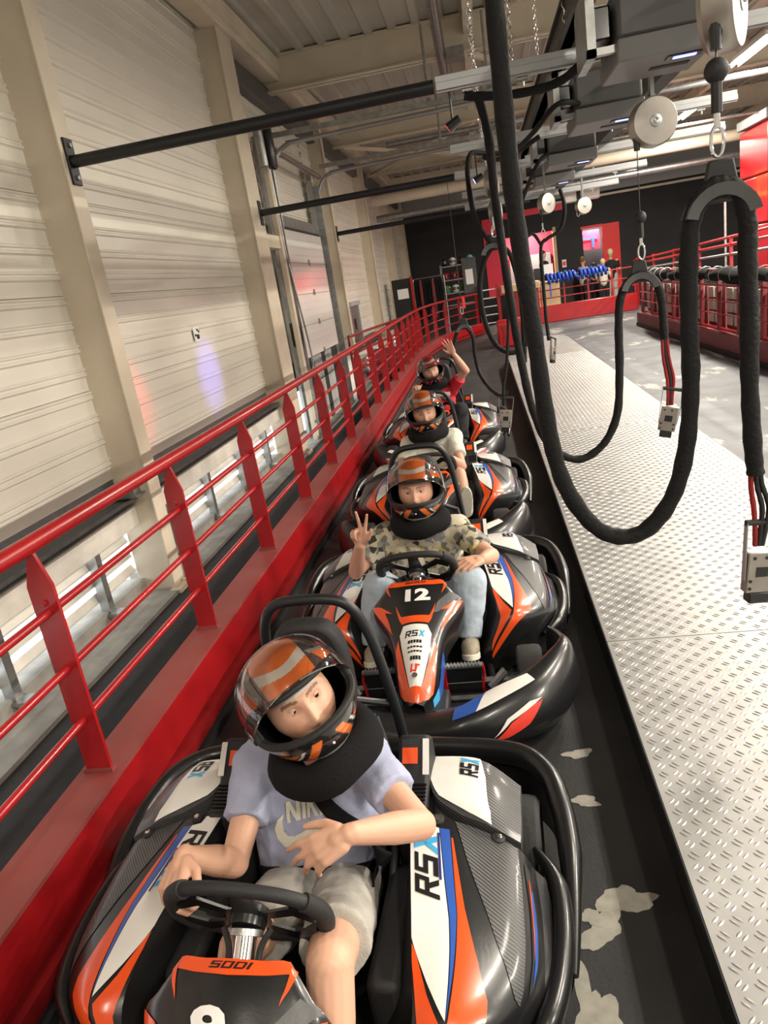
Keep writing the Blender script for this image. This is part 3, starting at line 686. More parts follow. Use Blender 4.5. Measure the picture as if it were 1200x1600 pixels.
def make_wheel(K, ang=0, tilt=38):
    """steering wheel in its own frame (x across, y up the wheel, z towards the driver)"""
    n = V(0,math.cos(R(tilt)),math.sin(R(tilt))); t = V(0,-n.z,n.y); x = V(1,0,0)
    M = Matrix((x, t, n)).transposed().to_4x4(); M.translation = V(0,-.135,.53)
    W = empty('steering_wheel'); W.parent = K; W.matrix_local = M @ Matrix.Rotation(ang, 4, 'Z')
    P = []
    for i in range(40):
        a = 2*math.pi*i/40; ca, sa = math.cos(a), math.sin(a)
        P.append((.172*math.copysign(abs(ca)**.8, ca), .135*math.copysign(abs(sa)**.75, sa), .012))
    G().tube(P, .0155, 10, closed=True).build('rim', 'black_matte', W)
    for s in (-1, 1):
        Q = [p for p in P if s*p[0] > .13]; Q.sort(key=lambda p: p[1])
        G().tube(Q, .0205, 10).build('grip', 'rubber', W)
        G().prism([(s*.02,-.03),(s*.02,.035),(s*.10,.10),(s*.155,.06),(s*.15,.02),(s*.105,.055),(s*.05,.02),(s*.05,-.02),(s*.10,-.05),(s*.15,-.02),(s*.155,-.06),(s*.10,-.10)], lambda u, v, h: (u, v, h), -.003, .003).build('spoke', 'black_plastic', W)
    G().prism([(-.03,.03),(.03,.03),(.022,.135),(-.022,.135)], lambda u, v, h: (u, v, h), -.003, .003).build('spoke', 'black_plastic', W)
    G().lathe([(.040,-.02),(.043,.0),(.043,.02),(.03,.028)], (0,0,0), (0,0,1), 22).build('hub', 'black_plastic', W)
    return W
SN_ = Surf(NPR)
def number(K, txt, dx=0, size=.125, dv=0):
    nose = [c for c in K.children if c.name.startswith('nose_panel')][0]
    def nm(x, v):
        i = min(int(v), 6); h = NP[i][2]+(NP[i+1][2]-NP[i][2])*(v-i); return (3+2*x/h, v)
    g = G()
    surf_decal(g, SN_, [[(p[0]+dx, .135+dv-p[1]) for p in l] for l in text_polys(txt, size, .006)], .003, .03, -1, lambda a, b: nm(a, b*10))
    return g.build('race_number', 'white_print', nose)
def sodi(K):
    nose = [c for c in K.children if c.name.startswith('nose_panel')][0]
    for ch, ls in SODI:
        g = G()
        def mp(a, b):
            x = -.05+a*.10; v = .36-b*.22; return (3+2*x/(.125+.047*v), v)
        surf_decal(g, SN_, ls, .003, .3, -1, mp); g.build('lettering', 'black_print', nose)

KPOS = [(-.645,1.305,0),(-.43,3.2,0),(-.49,5.1,0),(-.56,7.5,0)]
KLAB = ['black and orange racing kart of the driver in the lavender shirt', 'black and orange racing kart with white number 12 on the nose', 'black and orange racing kart of the driver in the white shirt and bare legs', 'black and orange racing kart of the waving driver in the red shirt']
proto = make_kart(); sodi(proto)
KARTS = []
for i in range(4):
    k = proto if i == 0 else copy_tree(proto)
    KARTS.append(k)
for i, k in enumerate(KARTS):
    k.location = KPOS[i]; tag(k, KLAB[i], 'kart', 'karts queued in the pit lane')
    make_wheel(k, (R(-12), 0, R(4), 0)[i], (25, 38, 38, 38)[i])
number(KARTS[0], '9', -.022, .15, .055); number(KARTS[1], '12')
KARTS[3].rotation_euler.z = R(-3); KARTS[0].rotation_euler.z = R(-3.5)

# ================================================================ BARRIERS, PLATFORM
def sweep(g, path, prof):
    """sweep profile [(offset to the right of travel, z)] along a plan path"""
    P = [Vector((p[0], p[1], 0)) for p in path]; rows = []
    for i, p in enumerate(P):
        t = (P[min(i+1, len(P)-1)]-P[max(i-1, 0)]).normalized(); n = V(t.y, -t.x, 0)
        rows.append([p+n*o+V(0,0,z) for o, z in prof])
    return g.grid(rows)
def resample(path, step):
    P = [Vector(p) for p in path]; out = []; acc = 0; nxt = 0
    for a, b in zip(P, P[1:]):
        L = (b-a).length
        while nxt <= acc+L: out.append((a+(b-a)*((nxt-acc)/L), (b-a).normalized())); nxt += step
        acc += L
    return out
bp = [(-1.5,-1.3,0),(-1.5,6,0),(-1.5,11,0),(-1.5,14.5,0)] + [tuple(p) for p in cr([(-1.5,15.2,0),(-1.46,17.2,0),(-1.22,19.2,0),(-.75,20.9,0),(-.12,22.2,0)], 6)]
BAR = empty('track_barrier', (-1.5, 8, 0)); tag(BAR, 'long red steel railing on a red kerb between walkway and karts', 'barrier')
BI = Matrix.Translation((1.5, -8, 0))
def bpart(g, name, m, bevel=0, smooth=True):
    o = g.build(name, m, BAR, bevel=bevel, smooth=smooth); o.matrix_parent_inverse = BI; return o
bpart(sweep(G(), bp, [(-.075,0),(-.075,.338),(.08,.338),(.08,.15),(.045,.13),(.045,0)]), 'kerb', 'red_paint')
bpart(sweep(G(), bp, [(-.078,.339),(-.078,.345),(.082,.345),(.082,.33)]), 'kerb_top', 'red_worn')
bpart(sweep(G(), bp, [(.05,.12),(.098,.112),(.105,.075),(.098,.05),(.05,.045)]), 'impact_strip', 'dark_red')
bpart(sweep(G(), bp, [(.05,.04),(.115,.035),(.12,.0)]), 'base_strip', 'black_matte')
pm = G().prism([(-.047,.345),(.047,.345),(.043,1.06),(.010,1.175),(-.010,1.175),(-.047,1.06)], lambda u, v, h: (u, h, v), -.007, .007).mesh('post', 'red_paint')
bm_ = G().lathe([(.011,0),(.011,.006),(.006,.009)], (0,-.007,1.0), (0,-1,0), 8).mesh('bolt', 'red_paint')
for k, (p, t) in enumerate(resample(bp, 1.075)):
    if p.y < -.3: continue
    o = link('post', pm, BAR); o.location = p-V(-1.5,8,0)+V(0,.045,0); o.rotation_euler.z = math.atan2(-t.x, t.y)
    b = link('bolt', bm_, o)
    q = G().box((0,0,.352),(.11,.03,.014)).build('weld_foot', 'red_worn', o)
for z, r, nm in ((1.2,.03,'top_rail'),(.965,.0145,'rail'),(.755,.0145,'rail'),(.555,.0145,'rail')):
    bpart(G().tube([(p[0],p[1],z) for p in bp], r, 12), nm, 'red_paint')

# ---- diamond plate platform
PL = empty('charging_platform', (1.06, 7, 0)); tag(PL, 'raised walkway of silver diamond tread plates beside the karts', 'platform')
PI_ = Matrix.Translation((-1.06, -7, 0))
mat('tread', (.43,.425,.415), .47, .62, noise=(5,.22))
def tread_mesh(W, L):
    c = .042; nx, ny = int(W/c), int(L/c); vs = []; fs = []
    for i in range(nx):
        for j in range(ny):
            cx, cy = (i+.5)*W/nx-W/2, (j+.5)*L/ny-L/2; a = math.pi/4 if (i+j) % 2 else -math.pi/4
            ca, sa = math.cos(a), math.sin(a)
            for off in (-.0075, .0075):
                o = len(vs)
                for (u, v, h) in ((-.0155,0,0),(-.004,-.0042,0),(.004,-.0042,0),(.0155,0,0),(.004,.0042,0),(-.004,.0042,0),(-.009,0,.0022),(.009,0,.0022)):
                    v += off; vs.append((cx+u*ca-v*sa, cy+u*sa+v*ca, h))
                fs += [(o,o+1,o+6),(o+1,o+2,o+7,o+6),(o+2,o+3,o+7),(o+3,o+4,o+7),(o+4,o+5,o+6,o+7),(o+5,o,o+6)]
    g = G(); g.v = vs; g.f = fs; g.m = [0]*len(fs)
    me = bpy.data.meshes.new('tread_lugs'); me.from_pydata(vs, [], fs); me.materials.append(MATS['tread']); me.update(); return me
PW = 1.37; PLEN = 2.085
pmesh = G().box((0,0,.19),(PW,PLEN,.012)).mesh('tread_plate', 'tread', False); tmesh = tread_mesh(PW-.02, PLEN-.02)
for k in range(7):
    y = -.27+.002+k*2.09; 
    o = link('tread_plate', pmesh, PL, (0, y-7, .004)); t = link('tread_lugs', tmesh, o, (0, 0, .196)); t['kind'] = 'stuff'
endp = [(.375,13.32),(1.745,13.32),(1.745,16.2),(1.6,16.75),(1.3,17.0),(1.0,16.9),(.8,16.4),(.375,13.9)]
o = G().prism(endp, lambda u, v, h: (u, v, h), .188, .2).build('end_plate', 'tread', PL, smooth=False); o.matrix_parent_inverse = PI_
for i in range(34):
    y = 13.45+i*.1; xl = .375 if y < 13.9 else .375+(y-13.9)*.17 if y < 16.4 else .8+(y-16.4)*.4
    o = G().span((xl+.03,y,.2),(1.72,y+.035,.203)).build('tread_rib', 'tread', PL); o.matrix_parent_inverse = PI_
for g, nm, m in ((G().span((.385,-1.2,0),(.40,13.9,.186)), 'skirt', 'black_matte'), (G().span((1.71,-1.2,0),(1.735,16.2,.186)), 'skirt', 'black_matte'), (G().span((.37,-1.2,.17),(.378,13.9,.199)), 'edge_angle', 'black_steel'), (G().span((1.747,-1.2,.17),(1.757,16.2,.199)), 'edge_angle', 'black_steel'), (G().prism([(.42,13.9),(1.7,13.9),(1.7,16.2),(1.3,16.9),(.85,16.3)], lambda u, v, h: (u, v, h), 0, .187), 'plinth', 'black_matte')):
    o = g.build(nm, m, PL, smooth=False); o.matrix_parent_inverse = PI_

# ================================================================ OVERHEAD CHARGING RIG
GA = empty('charging_gantry', (1.05, 5, 2.8)); tag(GA, 'overhead steel gantry of dark beams and aluminium cross rails hung on chains', 'gantry')
GI = Matrix.Translation((-1.05, -5, -2.8))
def gpart(g, name, m, bevel=0):
    o = g.build(name, m, GA, bevel=bevel); o.matrix_parent_inverse = GI; return o
mat('gantry_grey', (.055,.053,.05), .45, .3)
for x, z in ((.66,2.98),(1.42,2.86)):
    gpart(G().span((x-.035,1.5,z),(x+.035,13,z+.16)).span((x-.06,1.5,z),(x+.06,13,z+.012)).span((x-.06,1.5,z+.15),(x+.06,13,z+.162)), 'beam', 'gantry_grey', .003)
RAILS = [(2.45,-.12,2.1),(4.5,-.12,2.15),(6.75,-.12,2.17),(8.45,-.14,2.6),(10.6,-.1,2.3),(12.6,-.1,2.3)]
for y, x0, x1 in RAILS:
    gpart(G().span((x0,y-.03,2.775),(x1,y+.03,2.815)).span((x0,y-.012,2.765),(x1,y+.012,2.85)), 'cross_rail', 'alu', .002)
    for x in (.05, .35, 1.2, 1.9): gpart(G().cyl((x,y,2.72),(x,y,2.78),.008,n=6).cyl((x-.03,y,2.755),(x+.03,y,2.755),.012,n=6), 'trolley', 'galv')
def chain(x, y, z0, z1):
    g = G(); n = int((z1-z0)/.034); L = []
    for k in range(n):
        z = z0+(k+.5)*(z1-z0)/n; a = .010; pts = []
        for i in range(10):
            t = 2*math.pi*i/10; u, v = .0105*math.cos(t), .022*math.sin(t); pts.append((x+(u if k % 2 else 0), y+(0 if k % 2 else u), z+v))
        g.tube(pts, .0035, 5, closed=True)
    return gpart(g, 'chain', 'chrome')
for (x, y, z0, z1) in [(.10,4.55,2.82,4.4),(.32,4.75,2.9,4.5),(.62,4.7,3.0,4.5),(.66,6.75,3.1,4.6),(.15,6.8,2.82,4.5),(.35,6.9,2.82,4.5),(.2,8.5,2.82,4.5),(1.42,6.9,3.0,4.6),(1.42,4.6,3.0,4.6)]: chain(x, y, z0, z1)

for i, y in enumerate((4.48, 8.45, 13.09)):
    r = empty('tie_bar', (-2.33, y, 2.8)); tag(r, ('black steel tie bar on the column ahead of the stickered wall bay', 'black steel tie bar on the column between stickered bay and dock door', 'black steel tie bar on the column past the dock door')[i], 'bar', 'black tie bars between wall and gantry')
    xe = (2.2, 2.19, 3.3)[i]
    G().cyl((.02,0,0),(xe,0,0),.036,n=16).build('bar', 'black_steel', r)
    p = G().span((0,-.05,-.13),(.015,.05,.13)).build('end_plate', 'black_steel', r, bevel=.003)
    for z in (-.09, .09): G().cyl((.015,0,z),(.028,0,z),.014,n=6).build('bolt', 'galv', p)

def charger(y, lab):
    r = empty('charger_unit', (.94, y, 2.6)); tag(r, lab, 'charger', 'charger units on the gantry')
    G().span((-.21,-.18,.09),(.21,.30,.31)).build('casing', 'charger_grey', r, bevel=.02)
    b = G().prism([(-.18,.0),(.28,.0),(.31,.09),(-.21,.09)], lambda u, v, h: (h, u, v), -.215, .215).build('base_panel', 'charger_light', r, bevel=.008)
    G().span((.02,-.12,-.006),(.18,-.05,.0)).build('display_bezel', 'black_plastic', b); G().span((.05,-.10,-.009),(.15,-.07,-.006)).build('display', 'screen_blue', b)
    G().span((-.02,.05,-.004),(.16,.10,.0)).build('vent', 'black_matte', b)
    k = G().span((-.34,-.16,.05),(-.30,.2,.33)).span((-.34,-.16,.30),(-.2,-.12,.33)).span((-.34,.16,.30),(-.2,.2,.33)).span((-.34,-.16,.05),(-.2,-.12,.08)).build('bracket', 'galv', r)
    G().span((-.30,-.1,.12),(-.22,.12,.26)).build('socket_box', 'black_plastic', r, bevel=.01)
    for s in (-.1,.1): G().cyl((s,.1,.3),(s,.1,.42),.01,n=6).build('hanger', 'galv', r)
mat('screen_blue', (.02,.03,.2), .3, emit=((.25,.3,1.0), 2.5))
for y, lab in ((4.02, 'dark grey charger box with a lit blue display beside the largest balancer drum'), (5.5, 'dark grey charger box hung between the first and third charger boxes'), (7.4, 'dark grey charger box hung between the second and fourth charger boxes'), (9.0, 'dark grey charger box at the end of the row, furthest over the platform')):
    charger(y, lab)

mat('spring_steel', (.40,.37,.33), .38, .75, noise=(8,.2))
def balancer(x, y, z, r0, yaw, zhook, lab, ball=True, rail=2.77):
    r = empty('spring_balancer', (x, y, z)); tag(r, lab, 'balancer', 'spring balancers under the cross rails')
    ax = V(math.sin(yaw), -math.cos(yaw), 0); sx = V(-ax.y, ax.x, 0)
    h = r0*.42
    d = G().lathe([(r0*.5,-h),(r0*.88,-h*.9),(r0,-h*.6),(r0,h*.6),(r0*.93,h*.92),(r0*.3,h)], (0,0,0), ax, 36).build('drum', 'spring_steel', r)
    c = G().lathe([(r0*.25,h),(r0*.25,h*1.06),(r0*.16,h*1.12)], (0,0,0), ax, 20).build('drum_cap', 'galv', d); G().lathe([(r0*.10,h*1.1),(r0*.10,h*1.25),(r0*.05,h*1.27)], (0,0,0), ax, 12).build('axle_nut', 'chrome', c)
    G().bar(V(0,0,r0*.8), V(0,0,rail-z-.01), .05, .02).cyl(V(-.02,0,r0*1.02), V(.02,0,r0*1.02), .012, n=8).build('hook_bracket', 'galv', r)
    so = -sx*r0*.72
    G().cyl(so+V(0,0,-r0*.5), so+V(0,0,-r0*1.02), .02, .016, n=10).build('outlet', 'black_plastic', d)
    q = G().cyl(so+V(0,0,-r0), V(so.x,so.y,zhook-z+.10), .0028, n=6).build('wire', 'black_steel', r)
    if ball:
        zz = zhook-z+.24
        b = G().sphere(V(so.x,so.y,zz), .034).cyl(V(so.x,so.y,zz-.11), V(so.x,so.y,zz-.02), .016, n=8).build('stop_ball', 'black_matte', r)
    # carabiner
    pts = [V(so.x+.018*math.cos(a), so.y, zhook-z+.055+.042*math.sin(a)) for a in [2*math.pi*i/16 for i in range(16)]]
    G().tube(pts, .005, 6, closed=True).cyl(V(so.x,so.y,zhook-z+.09), V(so.x,so.y,zhook-z+.16), .009, n=6).build('carabiner', 'chrome', r)
    return r

def arc_saddle(root, c, Rr, yaw=0, w=.06):
    g = G(); rows = []
    cx, cy, cz = c; sx = V(math.cos(yaw), math.sin(yaw), 0); sy = V(-sx.y, sx.x, 0)
    for i in range(13):
        a = R(12)+R(156)*i/12; d = sx*math.cos(a)+V(0,0,math.sin(a)); o = V(*c)
        rows.append([o+d*Rr-sy*w/2, o+d*(Rr+.035)-sy*w*.62, o+d*(Rr+.035)+sy*w*.62, o+d*Rr+sy*w/2])
    g.grid(rows, close_u=True)
    s = g.build('saddle', 'grey_plastic', root)
    p = V(*c)+V(0,0,Rr)
    b = G().prism([(-.06,-.02),(.06,-.02),(.035,.10),(-.035,.10)], lambda u, v, h: p+sx*u+V(0,0,v)+sy*h, -.012, .012).build('saddle_bracket', 'black_matte', s, bevel=.006)
    return s
def plug(root, p, yaw, tilt, sc=1.0):
    e = empty('plug', parent=root); e.matrix_local = Matrix.Translation(p) @ Matrix.Rotation(yaw, 4, 'Z') @ Matrix.Rotation(tilt, 4, 'Y') @ Matrix.Scale(sc, 4)
    G().span((-.05,-.02,-.075),(.05,.02,.075)).build('plug_body', 'spring_steel', e, bevel=.004)
    G().span((-.022,-.0215,-.015),(.022,-.0195,.022)).build('lens_window', 'black_plastic', e, bevel=.006)
    g = G()
    for bx, bz in ((-.03,.055),(.012,.055),(-.038,-.03),(-.038,-.058),(.035,-.058),(.035,-.03)): g.cyl((bx,-.0195,bz),(bx,-.0225,bz),.006,n=8)
    g.build('bolts', 'black_steel', e)
    G().span((-.035,-.022,-.115),(.035,.022,-.075)).build('connector', 'black_plastic', e, bevel=.004)
    for s in (-1, 1): G().bar((s*.052,0,-.03),(s*.062,.0,.18),.004,.022,(0,1,0)).build('handle_arm', 'alu', e)
    G().cyl((-.064,0,.18),(.064,0,.18),.011,n=12).build('handle_grip', 'black_matte', e)
    return e
def cable(root, pts, r=.026, name='sleeve', m='sleeve_black'):
    P = cr(pts, 7); rr = [r*(1+.05*math.sin(i*1.7)+.03*math.sin(i*.6)) for i in range(len(P))]
    return G().tube(P, rr, 12).build(name, m, root)
def cable_thing(lab, base):
    r = empty('charging_cable', base); tag(r, lab, 'cable', 'charging cables hanging from the gantry')
    return r
def rel(base, pts): b = Vector(base); return [Vector(p)-b for p in pts]

# cable with the nearest long loop
b = (.13,2.45,2.7); r = cable_thing('thick black sleeved charging cable in a deep loop, plug hanging from the saddle beside it', b)
cable(r, rel(b, [(.135,2.45,2.75),(.13,2.45,2.53),(.13,2.45,2.11),(.14,2.45,1.83),(.16,2.45,1.54),(.175,2.45,1.28),(.21,2.45,1.07),(.29,2.45,.91),(.38,2.45,.845),(.48,2.45,.86),(.57,2.45,.97),(.62,2.45,1.14),(.64,2.45,1.35),(.64,2.45,1.55),(.645,2.45,1.75),(.66,2.45,1.86),(.70,2.45,1.925),(.74,2.45,1.935),(.79,2.45,1.91),(.815,2.45,1.82),(.815,2.45,1.72),(.82,2.45,1.53),(.82,2.45,1.32),(.83,2.45,1.11),(.838,2.45,1.02)]), .0285)
for dx, mm in ((-.012,'dark_red'),(.01,'black_plastic'),(0,'black_plastic')):
    cable(r, rel(b, [(.838+dx,2.45,1.06),(.842+dx*1.6,2.45,.98),(.858+dx*2.2,2.45,.90),(.855+dx*1.6,2.45,.83),(.848+dx,2.45,.76)]), .009, 'wire', mm)
arc_saddle(r, V(.74,2.45,1.83)-Vector(b), .075)
plug(r, V(.848,2.45,.665)-Vector(b), R(10), R(6), 1.0)
balancer(.775, 2.53, 2.42, .125, R(62), 2.00, 'spring balancer drum carrying the saddle of the deepest cable loop', rail=2.77)

b = (.1,4.5,2.72); r = cable_thing('black sleeved charging cable looping low over the plates, its plug hanging over the tread plates', b)
cable(r, rel(b, [(.86,4.25,3.0),(.78,4.3,2.86),(.64,4.4,2.74),(.5,4.47,2.69),(.29,4.5,2.69),(.1,4.5,2.715),(.03,4.5,2.73)]), .024)
cable(r, rel(b, [(.10,4.5,2.72),(.13,4.5,2.58),(.14,4.5,2.42),(.14,4.5,2.22),(.155,4.5,1.87),(.175,4.5,1.53),(.20,4.5,1.23),(.24,4.5,.94),(.32,4.5,.71),(.48,4.5,.59),(.64,4.5,.66),(.74,4.5,.84),(.77,4.5,1.11),(.78,4.5,1.38),(.80,4.5,1.53),(.85,4.5,1.61),(.91,4.5,1.645),(.97,4.5,1.62),(1.015,4.5,1.55),(1.03,4.5,1.44),(1.035,4.5,1.26)]), .0245)
for dx, mm in ((-.012,'dark_red'),(.012,'dark_red'),(0,'black_plastic')):
    cable(r, rel(b, [(1.035+dx,4.5,1.30),(1.04+dx*1.3,4.5,1.15),(1.06+dx*1.5,4.5,1.02),(1.055+dx,4.5,.92),(1.05+dx,4.5,.86)]), .010, 'wire', mm)
arc_saddle(r, V(.91,4.5,1.545)-Vector(b), .075)
plug(r, V(1.04,4.5,.78)-Vector(b), R(-14), R(12), 1.0)
balancer(1.015, 4.5, 2.42, .125, R(8), 1.71, 'spring balancer drum turned flat towards the karts, its wire running to the low saddle')

b = (.02,6.0,2.6); r = cable_thing('black charging cable looping beside the waving driver, saddle on a twin-drum balancer', b)
cable(r, rel(b, [(.62,6.7,2.78),(.4,6.72,2.70),(.15,6.6,2.72),(.04,6.4,2.70),(.0,6.1,2.5),(.02,6.0,2.2),(.09,6.0,2.05),(.13,6.0,1.99),(.2,6.0,1.96),(.27,6.0,1.86),(.31,6.0,1.55),(.30,6.0,1.2),(.29,6.0,1.05)]), .02)
cable(r, rel(b, [(.13,6.0,1.97),(.06,6.0,1.88),(.0,6.0,1.7),(.01,6.0,1.42),(.08,6.0,1.22),(.2,6.0,1.14),(.31,6.0,1.19),(.39,6.0,1.32)]), .02)
arc_saddle(r, V(.13,6.0,1.90)-Vector(b), .06)
balancer(.17, 6.0, 2.42, .10, R(75), 2.02, 'pair-hung spring balancer drum with a blue shackle below it', ball=False)
balancer(.18, 6.05, 2.22, .085, R(70), 2.00, 'small grey balancer drum hung directly under a larger drum', ball=False, rail=2.35)
b = (-.2225,8.2,1.33); r = cable_thing('thin black charging cable ending in a plug beside the last kart', b)
cable(r, rel(b, [(-.42,8.2,.84),(-.386,8.2,.957),(-.316,8.2,1.18),(-.2225,8.2,1.267),(-.14,8.2,1.144),(-.135,8.2,.92),(-.105,8.15,.723),(-.01,7.8,.60),(.09,7.1,.62),(.13,6.3,.78)]), .021)
cable(r, rel(b, [(.22,5.95,2.1),(.2,5.95,1.5),(.15,5.93,1.1),(.1,5.9,.88),(.085,5.9,.74)]), .012)
arc_saddle(r, V(-.2225,8.2,1.19)-Vector(b), .056)
G().cyl(V(.0,0,.02), V(.0,.22,1.45), .003, n=6).build('wire', 'black_steel', r); G().tube([V(.016*math.cos(a),0,.10+.04*math.sin(a)) for a in [2*math.pi*i/14 for i in range(14)]], .005, 6, closed=True).build('carabiner', 'chrome', r)
G().span((.015,-.01,.12),(.045,.01,.24)).build('red_tag', 'red_print', r)
plug(r, V(.09,5.9,.63)-Vector(b), R(0), R(8), .95)
b = (.72,8.45,2.0); r = cable_thing('black charging cable with an upright plug held over the far tread plates', b)
cable(r, rel(b, [(.95,8.5,2.5),(.98,8.45,2.3),(.92,8.45,2.1),(.78,8.45,2.03),(.70,8.45,1.95),(.69,8.45,1.6),(.69,8.45,1.2),(.70,8.45,.95)]), .02)
cable(r, rel(b, [(.70,8.45,1.98),(.62,8.45,2.1),(.5,8.4,2.0),(.42,8.4,1.7)]), .018)
plug(r, V(.73,8.45,.80)-Vector(b), R(60), R(16), .95)
balancer(.79, 8.45, 2.38, .105, R(40), 2.03, 'spring balancer drum over the far plug, beside the grey column of boxes', ball=False)
balancer(1.47, 10.6, 2.42, .11, R(20), 2.28, 'spring balancer drum with a pale green rim hanging without any cable', ball=False)
for i, pts in enumerate([[(.75,5.3,2.72),(.6,5.2,2.72),(.45,5.5,2.62),(.3,6.2,2.60),(.15,6.7,2.70)], [(.72,7.2,2.7),(.6,7.0,2.6),(.5,7.6,2.4),(.5,8.2,2.3),(.47,8.42,2.5),(.45,8.45,2.775)], [(.72,8.9,2.68),(.55,8.8,2.5),(.45,9.2,2.25),(.4,9.6,2.35)]]):
    base = pts[0]; r = cable_thing(['slack black lead drooping from the second charger box', 'slack black lead drooping from the third charger box', 'slack black lead drooping from the fourth charger box'][i], base)
    cable(r, rel(base, pts), .017)

# coloured effect lamps that throw the red and blue streaks on the wall
def effect(loc, target, col, pw, lab):
    r = empty('effect_lamp', loc); tag(r, lab, 'lamp')
    d = (Vector(target)-Vector(loc)).normalized()
    G().cyl(-d*.05, d*.03, .025, .03, n=12).build('can', 'black_plastic', r)
    G().lathe([(.001,.031),(.024,.031)], (0,0,0), d, 12, caps=False).build('lens', mat('lens_'+lab[:4], col, .3, emit=(col, 4)), r)
    G().cyl((0,0,0),(0,0,2.78-loc[2]),.006,n=6).build('stem', 'black_steel', r)
    l = bpy.data.lights.new('lamp', 'SPOT'); l.energy = pw; l.color = col; l.spot_size = R(15); l.spot_blend = 1.0; l.shadow_soft_size = .02
    lo = bpy.data.objects.new('lamp', l); COL.objects.link(lo); lo.parent = r; lo.rotation_euler = d.to_track_quat('-Z', 'Y').to_euler(); lo.location = d*.06
effect((.08,6.75,2.55), (-2.58,6.55,1.28), (.2,.18,1.0), 170, 'blue effect lamp hung beneath the cross rail')
effect((-.05,4.5,2.6), (-2.58,4.95,1.28), (1.0,.06,.05), 110, 'red effect lamp hung beneath the cross rail')

# ================================================================ FAR END OF THE HALL
# right-hand barrier: red kerb, red framed panels with white panes, rails, black tarp
RB = empty('side_barrier', (3.62, 14, 0)); tag(RB, 'red barrier with a deep kerb and white panes right of the platform', 'barrier')
RI = Matrix.Translation((-3.62, -14, 0))
def rpart(g, name, m, bevel=0, par=None):
    o = g.build(name, m, RB, bevel=bevel); o.matrix_parent_inverse = RI; return o
mat('dull_red', (.24,.028,.035), .5, noise=(3,.3)); mat('pane_white', (.50,.48,.42), .3)
rpart(G().span((3.62,2,0),(4.1,18.4,.32)), 'kerb', 'dull_red', .02)
rpart(G().span((3.60,2,.0),(3.62,18.4,.07)), 'kerb_foot', 'black_matte')
rpart(G().span((3.72,2,.32),(3.76,18.4,.36)), 'bottom_rail', 'red_paint', .008)
for y in [18.2-.95*i for i in range(16)]: rpart(G().span((3.70,y-.04,.32),(3.76,y+.04,1.25)), 'post', 'dull_red', .004)
k = 0
for y in [17.75-.95*i for i in range(15)]:
    for dy in (-.18, .18):
        for z in (.40,.60,.80):
            rpart(G().span((3.80,y+dy-.14,z),(3.83,y+dy+.14,z+.17)), 'pane', 'pane_white', .003)
    rpart(G().span((3.84,y-.44,.33),(3.87,y+.44,1.0)), 'panel', 'dull_red')
for z, r in ((1.25,.03),(1.02,.014),(.58,.012),(.78,.012)): rpart(G().cyl((3.70,2,z),(3.70,18.3,z),r,n=10), 'rail', 'red_paint')
TP = empty('black_tarp', (3.68, 13, 1.2)); tag(TP, 'rolled black tarp tied along the top of the right barrier', 'tarp')
for i in range(4):
    y0 = 17.9-i*2.6; P = [(0, y0-13-j*.25, -.02-.025*math.sin(j*1.1+i)) for j in range(11)]
    G().tube(P, [.05+.075*math.sin(math.pi*(j+1)/12)+.012*math.sin(j*2.1) for j in range(11)], 10).build('tarp_roll', 'black_fabric', TP)
    for j in range(1, 10, 2): G().lathe([(.125,-.006),(.13,0),(.125,.006)], (0, y0-13-j*.25, -.01), (0,1,.25), 12, caps=False).build('tie', 'alu' if i else 'white_print', TP)

# rails of the upper ramp behind it
RR = empty('ramp_railing', (5.2, 16, 0)); tag(RR, 'red and pale rails of the ramp rising behind the right barrier', 'railing')
for (a, b_, r, m) in [((4.9,25,1.27),(5.3,14,1.62),.035,'red_paint'),((4.9,25,1.1),(5.3,14,1.42),.03,'alu'),((4.9,25,1.38),(5.3,14,1.78),.03,'red_paint')]:
    o = G().cyl(Vector(a)-V(5.2,16,0), Vector(b_)-V(5.2,16,0), r, n=10).build('rail', m, RR)
for i in range(6):
    y = 24.6-i*2; x = 4.9+(25-y)*.036; o = G().span((x-.03-5.2,y-.03-16,0),(x+.03-5.2,y+.03-16,1.45+(25-y)*.03)).build('post', 'red_paint', RR)
G().span((-.25,-3,-.0),(.25,8,.95)).build('ramp_wall', 'wall_black', RR)

# tall red block
TB = empty('red_tower', (6.45, 16.2, 0)); tag(TB, 'tall padded red block rising behind the ramp rails', 'block')
for zi in range(4):
    for xi in range(2): G().span((-.75+xi*.76,-.2,.02+zi*.92),(-.01+xi*.76,1.4,.92+zi*.92)).build('pad', 'red_paint', TB, bevel=.03)
G().span((-.8,-.22,3.72),(.8,1.42,3.9)).build('cap', 'wall_grey', TB, bevel=.02)
YS = empty('warning_sign', (5.28, 17.2, 2.4)); tag(YS, 'yellow framed notice beside the tall red block', 'sign')
G().span((-.18,0,0),(.2,.02,.48)).build('plate', mat('sign_yellow', (.8,.65,.03), .5), YS); G().span((-.13,-.006,.08),(.15,0,.36)).build('print_panel', 'dull_red', YS)
G().span((-.02,.0,-2.4),(.02,.03,0)).build('pole', 'galv', YS)

